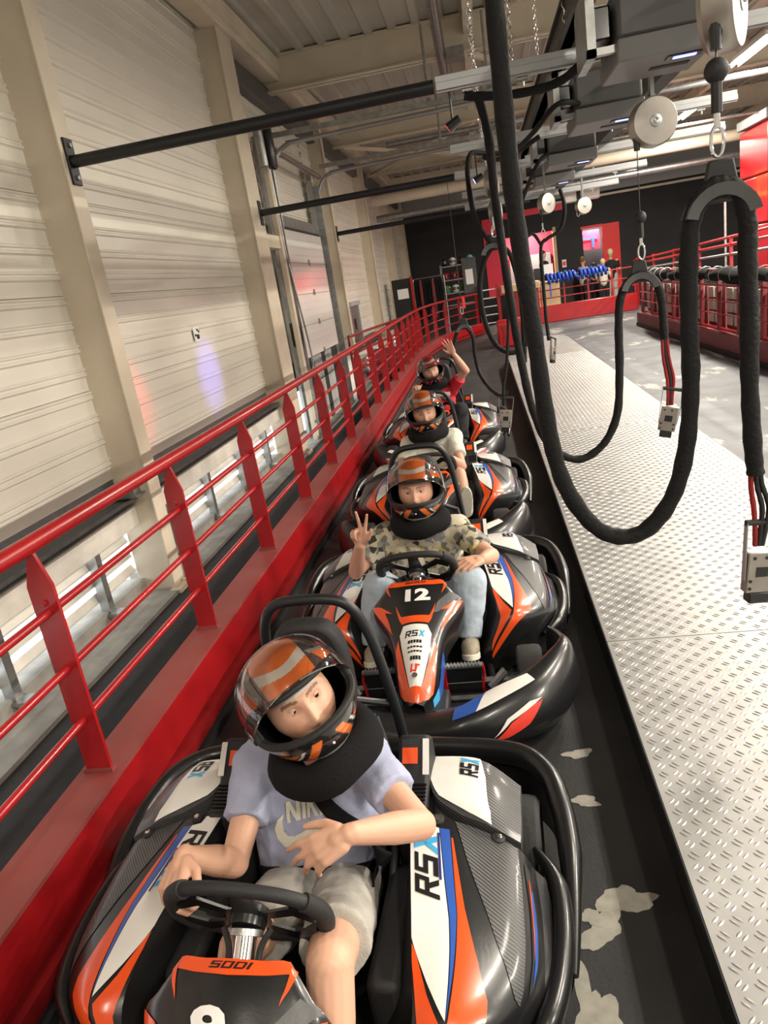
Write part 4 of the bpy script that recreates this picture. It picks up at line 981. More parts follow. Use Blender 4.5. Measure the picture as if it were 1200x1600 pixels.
# far cross barrier with blue hose
FB_ = empty('cross_barrier', (3.2, 23.2, 0)); tag(FB_, 'low red kerb with thin rails closing the far end of the track', 'barrier')
G().span((-1.5,-.1,0),(1.4,.1,.5)).build('kerb', 'red_paint', FB_, bevel=.02)
for z in (.72,.95,1.25): G().cyl((-1.5,0,z),(1.4,0,z),.018,n=8).build('rail', 'red_paint', FB_)
for x in (-1.4,-.7,0,.7,1.36): G().span((x-.02,-.02,.5),(x+.02,.02,1.26)).build('post', 'red_paint', FB_)
e = G().prism([(-.15,-.15),(.15,-.15),(.15,1.0),(.0,1.25),(-.15,1.05)], lambda u, v, h: (u-1.62, h, v+.15), -.06, .06).build('end_gusset', 'red_paint', FB_, bevel=.01)
for z in (.35,.6,.85,1.1): G().cyl((-1.62,-.075,z),(-1.62,-.06,z),.03,n=10).build('hole_ring', 'black_matte', e)
BH = empty('spiral_hose', (2.85, 23.15, 1.3)); tag(BH, 'blue spiral hose wound around the far barrier rail', 'hose')
P = [(-.85+1.7*i/220+(.06 if i > 110 else -.02), (.12+.02*math.sin(i*.13))*math.cos(i*.43), (.12+.02*math.sin(i*.17))*math.sin(i*.43)-.02) for i in range(221)]
G().tube(P, .043, 8).build('coil', mat('hose_blue', (.02,.07,.42), .4), BH)
G().cyl((-1.0,0,0),(.95,0,0),.05,n=10).build('core', 'black_matte', BH); G().span((-.78,-.02,-.55),(-.74,.02,0)).build('tail', 'hose_blue', BH)

# red bumper block, bollard posts and gate at the end of the lane
RBk = empty('bumper_block', (.66, 18.0, 0)); tag(RBk, 'square red plastic bumper block standing past the platform end', 'block')
G().span((-.36,-.3,0),(.36,.3,.62)).build('body', 'red_paint', RBk, bevel=.04)
for x in (-.2, .2):
    G().cyl((x,-.31,.45),(x,-.30,.45),.035,n=12).build('socket', 'black_matte', RBk)
    G().prism([(-.1,.08),(.1,.08),(.03,.3),(.1,.52),(-.1,.52),(-.03,.3)], lambda u, v, h: (x*.9+u, -.305+h, v), -.008, .0).build('rib', 'dark_red', RBk)
GT = empty('pit_gate', (0, 22.4, 0)); tag(GT, 'red gate post with a white rung ladder at the lane end', 'gate')
G().span((-.06,-.05,0),(.06,.05,1.45)).build('post', 'red_paint', GT, bevel=.008); G().span((.46,-.05,0),(.56,.05,1.4)).build('post', 'red_paint', GT, bevel=.008)
for i in range(5): G().cyl((.06,0,.3+i*.24),(.46,0,.3+i*.24),.016,n=8).build('rung', 'white_print', GT)
CN = empty('reception_counter', (1.22, 22.5, 0)); tag(CN, 'red fronted counter with a wooden top near the red wall panels', 'counter')
G().span((-.5,-.3,0),(.45,.4,1.1)).build('front', 'dark_red', CN, bevel=.02); G().span((-.62,-.38,1.1),(.5,.45,1.3)).build('top', 'wood_light', CN, bevel=.015)

# helmet shelf, coat rack, cabinet
SH = empty('helmet_shelf', (-.6, 22.9, 0)); tag(SH, 'dark metal shelf stacked with helmets at the lane end', 'shelf')
for x in (-.5,.5):
    for y in (-.2,.2): G().span((x-.02,y-.02,0),(x+.02,y+.02,2.15)).build('upright', 'galv', SH)
for z in (.95,1.3,1.68,2.08): G().span((-.52,-.22,z),(.52,.22,z+.03)).build('shelf_board', 'galv', SH)
def tiny_helmet(x, y, z, m, lab):
    r = empty('helmet', (x, y, z)); tag(r, lab, 'helmet', 'helmets on the shelf')
    g = G(); rows = []
    for i in range(9):
        ph = -1.0+2.57*i/8
        rows.append([(.115*math.cos(ph)*math.cos(t), .14*math.cos(ph)*math.sin(t), .11+.12*math.sin(ph)) for t in [2*math.pi*j/14 for j in range(14)]])
    g.grid(rows, close_u=True).build('shell', m, r)
    G().add([(.118*math.cos(t)*k, .143*math.sin(t)*k, z_) for z_, k in ((.075,.98),(.15,.95)) for t in [math.pi*(1.15+.7*j/8) for j in range(9)]], [(j,j+1,j+10,j+9) for j in range(8)]).build('visor', 'black_plastic', r)
mat('teal', (.12,.42,.42), .35); mat('green_gloss', (.10,.32,.05), .35); mat('red_gloss', (.4,.02,.03), .35)
for zi, (z, ms, lab) in enumerate([(1.332,['green_gloss','white_vinyl'],'green helmet on the lower shelf board'),(1.712,['red_gloss','red_gloss'],'red helmet on the middle shelf board'),(2.112,['black_plastic','white_vinyl'],'black or white helmet on the top shelf board')]):
    for i in range(4):
        mm = ms[i % 2] if i < 3 else (ms[0] if zi < 2 else 'teal'); cn = {'green_gloss': 'green', 'white_vinyl': 'white', 'red_gloss': 'red', 'black_plastic': 'black', 'teal': 'teal'}[mm]
        tiny_helmet(-.98+i*.255, 22.88, z, mm, cn+' helmet on the '+('lower', 'middle', 'top')[zi]+' board of the dark metal shelf')
NB = empty('notice_board', (-.1, 22.62, 1.25)); tag(NB, 'dark board with a white paper notice beside the helmet shelf', 'board')
G().span((-.36,0,0),(.06,.03,1.0)).build('board', 'grey_plastic', NB); G().span((-.28,-.006,.25),(-.06,0,.68)).build('notice', 'paper', NB); G().span((-.03,.03,-1.25),(.03,.06,.1)).build('stand', 'black_steel', NB)
CR = empty('coat_rack', (-1.45, 22.0, 0)); tag(CR, 'dark rail hung with black overalls beside the helmet shelf', 'rack')
G().cyl((-.45,0,1.88),(.45,0,1.88),.02,n=8).build('rail', 'galv', CR)
for x in (-.45,.45): G().cyl((x,0,0),(x,0,1.88),.02,n=8).build('upright', 'galv', CR)
for i in range(7):
    x = -.36+i*.12; G().prism([(-.03,.7),(.03,.7),(.045,1.6),(.015,1.84),(-.015,1.84),(-.045,1.6)], lambda u, v, h: (x+u, h, v), -.2, .2).build('overall', ('black_fabric','dull_red','black_fabric')[i % 3], CR, bevel=.02)
CB = empty('black_cabinet', (-2.1, 20.6, 0)); tag(CB, 'matt black cabinet with a white paper beside the far column', 'cabinet')
G().span((-.26,-.2,0),(.25,.3,1.94)).build('body', 'wall_black', CB, bevel=.01); G().span((-.13,-.206,1.42),(.17,-.2,1.68)).build('notice', 'paper', CB); G().span((.25,-.24,0),(.32,-.16,1.98)).build('red_post', 'red_paint', CB)
# stair railing on the walkway
SR_ = empty('stair_railing', (-2.0, 14.0, 0)); tag(SR_, 'dark red stair railing on the walkway by the grey door', 'railing')
for (a, b_) in [((-.3,-1.6,1.1),(-.3,-1.6,0)),((-.3,-1.6,1.1),(.2,2.4,1.1)),((.2,2.4,1.1),(.2,2.4,0)),((-.3,-1.6,.8),(.2,2.4,.8)),((-.3,-1.6,.5),(.2,2.4,.5))]: G().cyl(a, b_, .022, n=8).build('rail', 'dark_red', SR_)
for i in range(3): G().span((-.5,1.0+i*.4,0),(.15,1.35+i*.4,.18*(i+1))).build('step', 'dull_red', SR_, bevel=.01)
# wall stickers
ST = G().span((-2.563,6.33,1.60),(-2.558,6.46,1.73)).build('wall_sticker', 'paper'); tag(ST, 'small square black and white sticker on the wall cladding', 'sticker')
ST2 = G().span((-2.557,6.38,1.62),(-2.555,6.44,1.66)).build('sticker_print', 'black_print', ST)
for z, y in ((1.645,6.355),(1.69,6.41),(1.675,6.44)): G().span((-2.557,y-.012,z),(-2.555,y+.018,z+.02)).build('sticker_print', 'black_print', ST)

AU = empty('air_unit', (2.75, 20.2, 3.1)); tag(AU, 'white box unit hung under the pipes before the black wall', 'air unit')
G().span((-.45,-.15,0),(.45,.15,.34)).build('casing', 'white_vinyl', AU, bevel=.02); G().span((-.12,-.156,.04),(-.02,-.15,.30)).build('grille', 'black_matte', AU)
for x in (-.35,.35): G().cyl((x,0,.34),(x,0,1.74),.012,n=6).build('hanger', 'galv', AU)

# ================================================================ PEOPLE
mat('skin', (.62,.34,.22), .5, attr='Col', bump=(90,.05)); MATS['skin'].node_tree.nodes['Principled BSDF'].inputs['Subsurface Weight'].default_value = .08
mat('helmet_paint', (.5,.5,.5), .22, attr='Col', coat=.7)
mat('eye_paint', (.9,.9,.9), .12, attr='Col')
mat('lavender', (.42,.45,.62), .85, 0, noise=(6,.12), bump=(300,.2))
mat('cream_print', (.74,.71,.58), .7)
mat('shorts_grey', (.46,.44,.40), .9, 0, noise=(14,.18), bump=(260,.3))
mat('sweat_blue', (.42,.50,.58), .9, 0, noise=(8,.15), bump=(240,.25))
mat('tee_cream', (.70,.68,.58), .88, 0, noise=(4,.1), bump=(300,.2))
mat('tee_red', (.62,.02,.04), .85, 0, noise=(5,.15), bump=(300,.2))
mat('trouser_black', (.012,.012,.014), .9, 0, bump=(260,.3))
mat('shoe_beige', (.36,.31,.23), .8, 0, noise=(30,.3), bump=(160,.4))
mat('sole_pale', (.62,.58,.49), .75, 0, bump=(120,.3)); mat('shoe_black', (.015,.015,.016), .6)
def camo():
    m = mat('comic_camo', (.5,.45,.33), .9, bump=(300,.2)); nt = m.node_tree; b = nt.nodes['Principled BSDF']
    tc = nt.nodes.new('ShaderNodeTexCoord'); nz = nt.nodes.new('ShaderNodeTexNoise'); nz.inputs['Scale'].default_value = 9
    mx = nt.nodes.new('ShaderNodeMix'); mx.data_type = 'VECTOR'; mx.inputs['Factor'].default_value = .06
    nt.links.new(tc.outputs['Object'], nz.inputs['Vector']); nt.links.new(tc.outputs['Object'], mx.inputs[4]); nt.links.new(nz.outputs['Color'], mx.inputs[5])
    v = nt.nodes.new('ShaderNodeTexVoronoi'); v.inputs['Scale'].default_value = 38; nt.links.new(mx.outputs[1], v.inputs['Vector'])
    s = nt.nodes.new('ShaderNodeSeparateColor'); nt.links.new(v.outputs['Color'], s.inputs[0])
    r = nt.nodes.new('ShaderNodeValToRGB'); r.color_ramp.interpolation = 'CONSTANT'; e = r.color_ramp.elements
    e[0].color = (.60,.54,.38,1); e[1].position = .38; e[1].color = (.22,.20,.15,1)
    for p, c in ((.52,(.58,.54,.44,1)),(.68,(.05,.05,.045,1)),(.78,(.30,.30,.30,1)),(.94,(.55,.46,.16,1))): k = e.new(p); k.color = c
    nt.links.new(s.outputs[0], r.inputs[0]); nt.links.new(r.outputs[0], b.inputs['Base Color'])
camo()

def cap(g, p0, r0, p1, r1, n=16, flat=False):
    p0 = Vector(p0); p1 = Vector(p1); d = (p1-p0)
    if d.length < 1e-6: d = V(0,0,1e-4)
    d.normalize(); P = []; rr = []
    if flat: P = [p0, p1]; rr = [r0, r1]
    else:
        for i in range(5):
            a = math.pi/2*(1-i/4); P.append(p0-d*r0*math.sin(a)); rr.append(max(r0*math.cos(a), r0*.03))
        for i in range(5):
            a = math.pi/2*i/4; P.append(p1+d*r1*math.sin(a)); rr.append(max(r1*math.cos(a), r1*.03))
    return g.tube(P, rr, n)
def remesh(g, voxel, smooth=4, fac=.5):
    me = bpy.data.meshes.new('tmp'); me.from_pydata(g.v, [], g.f); me.update()
    bm = bmesh.new(); bm.from_mesh(me); bmesh.ops.recalc_face_normals(bm, faces=bm.faces); bm.to_mesh(me); bm.free()
    o = bpy.data.objects.new('tmp', me); COL.objects.link(o)
    m = o.modifiers.new('r', 'REMESH'); m.mode = 'VOXEL'; m.voxel_size = voxel; m.use_smooth_shade = True
    s = o.modifiers.new('s', 'SMOOTH'); s.factor = fac; s.iterations = smooth
    dg = bpy.context.evaluated_depsgraph_get(); out = bpy.data.meshes.new_from_object(o.evaluated_get(dg))
    bpy.data.objects.remove(o); bpy.data.meshes.remove(me)
    return out
def setcols(me, cols):
    a = me.color_attributes.new('Col', 'FLOAT_COLOR', 'POINT'); a.data.foreach_set('color', np.asarray(cols, dtype=np.float32).ravel())
def frame(fwd, up):
    f = Vector(fwd).normalized(); u = Vector(up); u = (u-f*u.dot(f)).normalized(); x = u.cross(-f)  # X side, Y = -forward, Z up
    x = (-f).cross(u)*1.0
    return Matrix((x, -f, u)).transposed()

# ---- helmet (faces local -Y)
TH0 = 76.0
def shell_pt(th, ph, k=1.0):
    t, p = R(th), R(ph); d = V(math.cos(p)*math.sin(t), -math.cos(p)*math.cos(t), math.sin(p))
    a, b, c = .140, .162, (.165 if ph > 0 else .150)
    if ph < 5 and abs(th) < 70: b += .018*math.cos(R(th)*90/70)*min(1, (5-ph)/25)
    r = 1/math.sqrt((d.x/a)**2+(d.y/b)**2+(d.z/c)**2)
    q = d*r*k
    if ph < -25: q.x *= 1-.10*min(1, (-25-ph)/40); q.y *= 1-.06*min(1, (-25-ph)/40)
    return q
def open_lim(th):
    a = min(abs(th)/TH0, 1.0); h = (1-a**5)**(1/3.0); mid = 9-2*a*a
    return mid-17.5*h, mid+22*h
def helmet_cols(main):
    blk = (.012,.012,.013); gry = (.06,.058,.055); wht = (.72,.70,.64)
    def f(p, th, ph):
        ax = abs(p.x); s = math.degrees(math.atan2(p.z, -p.y))
        if ph > 12:
            if ax < .066 and s > 0:
                bow = (ax/.066)**2; lo = 46+9*bow; hi = 55+15*bow
                if s < lo: return main
                if s < hi: return wht
                if s < 118-18*bow: return main
                if s < 126-16*bow: return wht
                return gry
            if 118 < s < 128 and ax < .09: return wht
            if abs(th) > 48 and ph < 42+8*math.sin(R(th)*3) and ph > 16+10*math.sin(R(th)*5): return main
            if abs(th) > 44 and ph < 46+8*math.sin(R(th)*3) and ph > 40+8*math.sin(R(th)*3): return (.3,.29,.28)
            return gry if abs(th) < 75 else blk
        if abs(th) < 100:
            if p.z < -.107+.25*max(0, ax-.03)*0.6 and abs(th) < 62 and p.z > -.136: return wht
            sl = ax+(p.z+.085)*.55
            if .040 < sl < .066 and -.118 < p.z < -.045 and p.y < -.05: return main
            if .080 < sl < .088 and -.112 < p.z < -.055 and p.y < -.02: return wht
            if .092 < sl < .150 and -.108 < p.z < -.062 and p.y < .02: return main
        return blk
    return f
def helmet_meshes(main, key):
    f = helmet_cols(main); NT = 288; g = G(); cols = []
    for part in (0, 1):
        rows = []
        nv = 84 if part else 50
        for i in range(nv+1):
            row = []
            for j in range(NT):
                th = -180+360*j/NT; lo, hi = open_lim(th)
                ph = (-62+(lo+62)*i/nv) if part == 0 else (hi+(89.5-hi)*i/nv)
                p = shell_pt(th, ph); row.append(p); cols.append((*f(p, th, ph), 1))
            rows.append(row)
        g.grid(rows, close_u=True)
    me = g.mesh('shell_'+key, 'helmet_paint'); setcols(me, cols); return me
def ring_path(k, lim=TH0):
    up = [shell_pt(th, open_lim(th)[1], k) for th in np.linspace(-lim, lim, 37)]; dn = [shell_pt(th, open_lim(th)[0], k) for th in np.linspace(lim, -lim, 37)]
    return up+dn[1:-1]
HM = {'orange': helmet_meshes((.80,.17,.025), 'orange'), 'red': helmet_meshes((.58,.02,.025), 'red')}
HL = None
def helmet_shared():
    g = G(); NT = 72
    for part in (0, 1):
        g.grid([[shell_pt(th, (-58+(open_lim(th)[0]+58)*i/12) if part == 0 else (open_lim(th)[1]+(89.5-open_lim(th)[1])*i/16), .90) for th in [-180+360*j/NT for j in range(NT)]] for i in range(13 if part == 0 else 17)], close_u=True)
    liner = g.mesh('liner', 'black_fabric')
    rp = ring_path(1.0); rin = ring_path(.9)
    g = G(); g.grid([rp, rin], close_u=True); g.tube(ring_path(1.005), .0085, 8, closed=True); trim = g.mesh('rim_trim', 'rubber')
    vz = lambda th, ph: V(.149*math.cos(R(ph)*.55)*math.sin(R(th)), -.181*math.cos(R(ph))*math.cos(R(th))+.0, .186*math.sin(R(ph))*(.25+.75*math.cos(R(th))**.6 if abs(th) < 90 else .25))
    rows = [[vz(th, -17+46*i/10) for th in np.linspace(-84, 84, 41)] for i in range(11)]
    vis = G().grid(rows).mesh('visor', 'visor_clear')
    edge = G().tube(rows[0], .0028, 6).mesh('visor_edge', 'visor_rim'); edge2 = G().tube(rows[-1], .0022, 6).mesh('visor_edge', 'visor_rim')
    piv = G().lathe([(.026,0),(.026,.006),(.018,.009)], (.141,.0,.0), (1,0,0), 18).mesh('visor_pivot', 'black_plastic')
    return liner, trim, vis, edge, edge2, piv
HS = helmet_shared()
def helmet(root, loc, Mr, kind, raise_=51):
    h = link('helmet', HM[kind], root); M = Mr.to_4x4(); M.translation = loc; h.matrix_local = M
    link('liner', HS[0], h); link('rim_trim', HS[1], h)
    v = link('visor', HS[2], h); v.rotation_euler = (R(-raise_), 0, 0)
    for me in (HS[3], HS[4]): e = link('visor_edge', me, h); e.rotation_euler = (R(-raise_), 0, 0)
    p = link('visor_pivot', HS[5], h); p2 = link('visor_pivot', HS[5], h); p2.rotation_euler = (0, 0, math.pi)
    s = G().sphere((0,-.1755,-.066), .0035, 8, 6).build('vent_stud', 'white_print', h)
    return h

# ---- head / hand pieces (go into one body mesh)
HC = V(0, -.008, .004)
def head_pts(rows_n=56, cols_n=72):
    rows = []
    ga = lambda x, s: math.exp(-(x/s)**2)
    for i in range(rows_n+1):
        ph = -math.pi/2+math.pi*i/rows_n; row = []
        for j in range(cols_n):
            t = 2*math.pi*j/cols_n
            d = V(math.cos(ph)*math.sin(t), -math.cos(ph)*math.cos(t), math.sin(ph))
            p = V(.086*d.x, .104*d.y, .124*d.z)
            if p.z < -.03: p.x *= 1-.26*min(1, (-.03-p.z)/.09)
            if d.y < 0:
                x, z = p.x, p.z; k = min(1, -d.y*2.2)
                b = .021*ga(x, .0125)*ga(z+.024, .017)+.012*ga(x, .009)*ga(z-.006, .024)       # nose, bridge
                b += .007*ga(abs(x)-.013, .007)*ga(z+.032, .008)                                  # nostrils
                b -= .0125*ga(abs(x)-.031, .0165)*ga(z-.018, .0125)                                # sockets
                b += .005*ga(abs(x)-.03, .024)*ga(z-.042, .009)                                   # brow
                b += .007*ga(x, .019)*ga(z+.052, .006)+.008*ga(x, .016)*ga(z+.067, .0065)-.003*ga(x, .022)*ga(z+.0595, .003)
                b += .010*ga(x, .02)*ga(z+.092, .016)+.006*ga(abs(x)-.042, .02)*ga(z+.025, .02)
                p.y -= b*k
            row.append(p)
        rows.append(row)
    return rows
HEAD = head_pts()
def add_head(g, hl, Mr): g.grid([[Mr @ (p+HC)+hl for p in r] for r in HEAD], close_u=True)
def add_hand(g, W, d, n, thumb, curls, spread=(.14,.04,-.06,-.16), k=1.0, thumb_dir=None, thumb_bend=.5):
    """W wrist, d along the hand, n back of the hand, thumb = +1/-1 side; curls = four (a1,a2,a3) in degrees"""
    W = Vector(W); d = Vector(d).normalized(); n = Vector(n); n = (n-d*n.dot(d)).normalized(); s = d.cross(n)*thumb
    L = [(.040,.026,.021),(.045,.029,.022),(.041,.027,.021),(.032,.020,.018)]; off = (.030,.010,-.010,-.028); kl = (.080,.083,.079,.071)
    cap(g, W-d*.01*k, .021*k, W+d*.03*k, .022*k)
    for q in range(4):
        K = W+d*kl[q]*k+s*off[q]*k; cap(g, W+d*.022*k+s*off[q]*.6*k, .0165*k, K, .0115*k)
        D = (d+s*spread[q]).normalized(); ang = 0; p = K
        for i in range(3):
            ang += R(curls[q][i]); dr = (D*math.cos(ang)-n*math.sin(ang)).normalized(); r0 = (.0098,.0088,.0080)[i]*k; r1 = (.0090,.0080,.0066)[i]*k
            e = p+dr*L[q][i]*k; cap(g, p, r0, e, r1, 12); p = e
    td = Vector(thumb_dir) if thumb_dir is not None else (d*.62+s*.72-n*.28)
    td = td.normalized(); b = W+d*.020*k+s*.020*k; m = b+td*.038*k; cap(g, b, .0165*k, m, .0125*k, 12)
    t2 = (td*(1-thumb_bend)+d*thumb_bend).normalized(); m2 = m+t2*.030*k; cap(g, m, .0115*k, m2, .0102*k, 12)
    m3 = m2+(t2*.8+d*.3-n*.1).normalized()*.022*k; cap(g, m2, .0100*k, m3, .0080*k, 12)
def body_mesh(g, hl, Mr, skin, voxel, capz=None, brow=(.10,.055,.03)):
    me = remesh(g, voxel, 3, .45); n = len(me.vertices); co = np.empty(n*3, dtype=np.float64); me.vertices.foreach_get('co', co); co = co.reshape(-1, 3)
    L = (co-np.array(hl))@np.array(Mr)-np.array(HC); x, y, z = L[:,0], L[:,1], L[:,2]
    c = np.tile(np.array([*skin, 1.0]), (n, 1)); near = (np.abs(x) < .1) & (np.abs(z) < .14) & (y < .02) & (y > -.16)
    def put(mask, col, a): c[mask,:3] = c[mask,:3]*(1-a)+np.array(col)*a
    put(near & (((np.abs(x)-.045)/.022)**2+((z+.022)/.02)**2 < 1), (skin[0]*1.05, skin[1]*.72, skin[2]*.70), .35)
    put(near & ((x/.026)**2+((z+.059)/.0115)**2 < 1), (.48,.15,.13), .65)
    put(near & (np.abs(x) < .02) & (np.abs(z+.0595) < .0018), (.22,.06,.05), .8)
    put(near & (np.abs(np.abs(x)-.033) < .021) & (np.abs(z-.0425+.004*((np.abs(x)-.033)/.02)**2) < .0042), brow, .8)
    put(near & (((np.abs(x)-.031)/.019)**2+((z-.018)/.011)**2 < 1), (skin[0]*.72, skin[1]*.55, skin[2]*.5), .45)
    if capz is not None: put((np.abs(x) < .1) & (np.abs(y) < .13) & (z > capz) & (z < .14), (.66,.64,.60), 1)
    setcols(me, c); me.materials.append(MATS['skin']); me.polygons.foreach_set('use_smooth', [True]*len(me.polygons)); return me
def eyes(root, hl, Mr, skin, gaze=(0,-1,0), iris=(.10,.05,.02)):
    gz = Vector(gaze).normalized()
    for s in (-1, 1):
        c = HC+V(s*.031,-.0755,.0185); rr = .0128; g = G(); cols = []; rows = []
        for i in range(23):
            a = math.pi*i/22; row = []
            x = V(0,0,1).cross(gz).normalized(); y = gz.cross(x)
            for j in range(20):
                t = 2*math.pi*j/20; row.append(c+gz*math.cos(a)*rr+(x*math.cos(t)+y*math.sin(t))*math.sin(a)*rr)
                cols.append((.004,.004,.004,1) if a < .30 else ((*iris,1) if a < .64 else (.72,.68,.64,1)))
            rows.append(row)
        me = g.grid(rows, close_u=True).mesh('eye', 'eye_paint'); setcols(me, cols)
        e = link('eye', me, root); M = Mr.to_4x4(); M.translation = hl; e.matrix_local = M
        g = G(); cl = []
        for lo, hi in ((9, 75), (-75, -21)):
            rw = [[c+V(math.cos(R(p))*math.sin(R(t)), -math.cos(R(p))*math.cos(R(t)), math.sin(R(p)))*.0147 for t in range(-80, 81, 16)] for p in np.linspace(lo, hi, 6)]
            g.grid(rw); cl += [(*(q*.86 for q in skin), 1)]*66
        me = g.mesh('eyelid', 'skin'); setcols(me, cl); l = link('eyelid', me, root); l.matrix_local = M
def collar(root, c, Mr, sc=1.0):
    P = []; rr = []
    for i in range(36):
        a = 2*math.pi*i/36; P.append(Mr @ V(.112*sc*math.sin(a), -.120*sc*math.cos(a), -.014*math.cos(a)+.004*math.sin(3*a))+c); rr.append((.047+.003*math.sin(5*a+1))*sc)
    G().tube(P, rr, 14, closed=True, flat=.95).build('neck_collar', 'black_fabric', root)
def shoe(root, heel, toe, up, m='shoe_beige', sole='sole_pale', w=.043):
    heel = Vector(heel); toe = Vector(toe); d = (toe-heel).normalized(); u = Vector(up); u = (u-d*u.dot(d)).normalized(); s = d.cross(u); L = (toe-heel).length
    g = G(); cap(g, heel+u*.04, w*.95, heel+d*L*.55+u*.03, w, 14); cap(g, heel+d*L*.5+u*.025, w*1.02, toe-d*.03+u*.018, w*.8, 14); cap(g, heel+u*.05+d*.015, w*.85, heel+u*.095+d*.02, w*.85, 14)
    me = remesh(g, .006, 3); me.materials.append(MATS[m]); o = link('shoe', me, root)
    prof = []
    for i in range(24):
        a = 2*math.pi*i/24; c, q = math.cos(a), math.sin(a); prof.append((L*.5+(L*.5+.028)*c, (w*.95+.008*c)*q))
    G().prism(prof, lambda a, b, h: heel+d*a+s*b+u*h, -.018, .008).build('sole', sole, o, bevel=.004)
    g = G()
    for i in range(5): q = heel+d*(L*.36+i*.017)+u*(.068-i*.005); g.cyl(q-s*.02, q+s*.02, .004, n=6)
    g.build('laces', sole, o)
    return o
def cloth(root, name, g, m, voxel=.007, wr=.004, seed=0):
    me = remesh(g, voxel, 3, .5); me.materials.append(MATS[m])
    o = link(name, me, root)
    tx = bpy.data.textures.new('wrinkle', 'CLOUDS'); tx.noise_scale = .06+.01*seed; d = o.modifiers.new('wrinkle', 'DISPLACE'); d.texture = tx; d.strength = wr*2.2; d.mid_level = .5; d.texture_coords = 'LOCAL'
    return o
def bvh_of(o):
    dg = bpy.context.evaluated_depsgraph_get(); return BVHTree.FromObject(o, dg)
def project(bv, polys, C0, u, v, dr, off, ml):
    vs, fs = flat_tris(polys, ml); g = G(); pts = []
    for a, b in vs:
        q = C0+u*a+v*b; hit = bv.ray_cast(q, dr)
        pts.append(hit[0]-dr*off if hit[0] is not None else q+dr*.12)
    g.add(pts, fs); return g
def ribbon(bv, pts, wdir, wd, dr, off, parent, name, m):
    P = cr(pts, 8); wdir = Vector(wdir).normalized(); rows = []
    for p in P:
        row = []
        for k in (-.5, -.17, .17, .5):
            q = p+wdir*wd*k-dr*.25; h = bv.ray_cast(q, dr, .6) if bv else (None,)
            row.append(h[0]-dr*off if h[0] is not None else p+wdir*wd*k)
        rows.append(row)
    o = G().grid(rows).build(name, m, parent); sm = o.modifiers.new('s', 'SMOOTH'); sm.iterations = 3; solid(o, .003, 0); return o

def torso(g, pel, che, shl, shr, r=.105, wide=.075, rs=.058):
    pel, che, shl, shr = map(Vector, (pel, che, shl, shr)); ax = (shr-shl).normalized()
    for s in (-1, 1):
        cap(g, pel+ax*s*wide, r, che+ax*s*wide*1.05, r*1.02); cap(g, che+ax*s*wide, r, (shl if s < 0 else shr)*.75+che*.25+V(0,0,.02), r*.72)
    cap(g, shl, rs, shr, rs)
def person(lab, base, D):
    """D: world-space pose"""
    r = empty('person', base); tag(r, lab, 'person', 'seated kart drivers'); B = Vector(base)
    q = lambda p: Vector(p)-B
    Mr = frame(D['fwd'], D['up']); hl = q(D['head']); k = D.get('k', 1.0); vx = D.get('voxel', .0045)
    g = G(); add_head(g, hl, Mr); cap(g, hl+Mr @ V(0,.03,-.06), .05, q(D['neck'])+V(0,0,-.03), .055)
    torso(g, q(D['pel']), q(D['che']), q(D['shl']), q(D['shr']), .09, .065)
    for a in ('l', 'r'):
        S, E, W = q(D['sh'+a]), q(D['el'+a]), q(D['wr'+a]); dE = (E-S).normalized()
        cap(g, S, .046, E, .036); cap(g, E, .0385, E*.62+W*.38, .038); cap(g, E*.62+W*.38, .038, W, .0245)
        add_hand(g, W, *D['hand'+a], k=k)
        Hh, Kn, An = q(D['hip'+a]), q(D['kn'+a]), q(D['an'+a])
        cap(g, Hh, .075, Kn, .054); cap(g, Kn, .053, Kn*.65+An*.35, .051); cap(g, Kn*.65+An*.35, .051, An, .034)
    me = body_mesh(g, hl, Mr, D['skin'], vx, D.get('capz')); link('body', me, r)
    eyes(r, hl, Mr, D['skin'], D.get('gaze', (0,-1,0)))
    helmet(r, hl, Mr, D['helmet']); collar(r, hl+Mr @ V(0,.012,-.124)+V(0,0,-.032), frame(Vector(D['fwd'])*.5+V(0,-1,0), Vector(D['up'])+V(0,0,.8)), D.get('collar', 1.0))
    # shirt
    g = G(); torso(g, q(D['pel'])+V(0,0,.03), q(D['che']), q(D['shl']), q(D['shr']), .118, .07, .08)
    for a in ('l', 'r'):
        S, E = q(D['sh'+a]), q(D['el'+a]); f = D.get('sleeve', .62); e = S+(E-S)*f
        cap(g, S, .074, S+(e-S)*.5, .066); cap(g, S, .066, e, .062, flat=True)
    shirt = cloth(r, 'shirt', g, D['shirt'], .008, D.get('wr', .008))
    g = G(); P0 = q(D['pel'])
    for a in ('l', 'r'):
        Hh, Kn, An = q(D['hip'+a]), q(D['kn'+a]), q(D['an'+a]); cap(g, Hh, .098, Hh*.4+Kn*.6, .084)
        if D['legs'] == 'long': cap(g, Hh, .095, Kn, .084); cap(g, Kn, .084, Kn*.4+An*.6, .070); cap(g, Kn, .076, An+(An-Kn).normalized()*.025, .058, flat=True)
        else: cap(g, Hh, .092, Hh+(Kn-Hh)*D.get('shortlen', .86), .086, flat=True)
    cap(g, q(D['hipl']), .10, q(D['hipr']), .10); cloth(r, 'trousers' if D['legs'] == 'long' else 'shorts', g, D['trousers'], .008, .009, 2)
    for h, t, u in D['shoes']: shoe(r, q(h), q(t), u, D.get('shoe', 'shoe_beige'), D.get('sole', 'sole_pale'))
    return r, shirt, B

OPEN = [(8,8,6)]*4
FIST = [(75,85,55)]*4
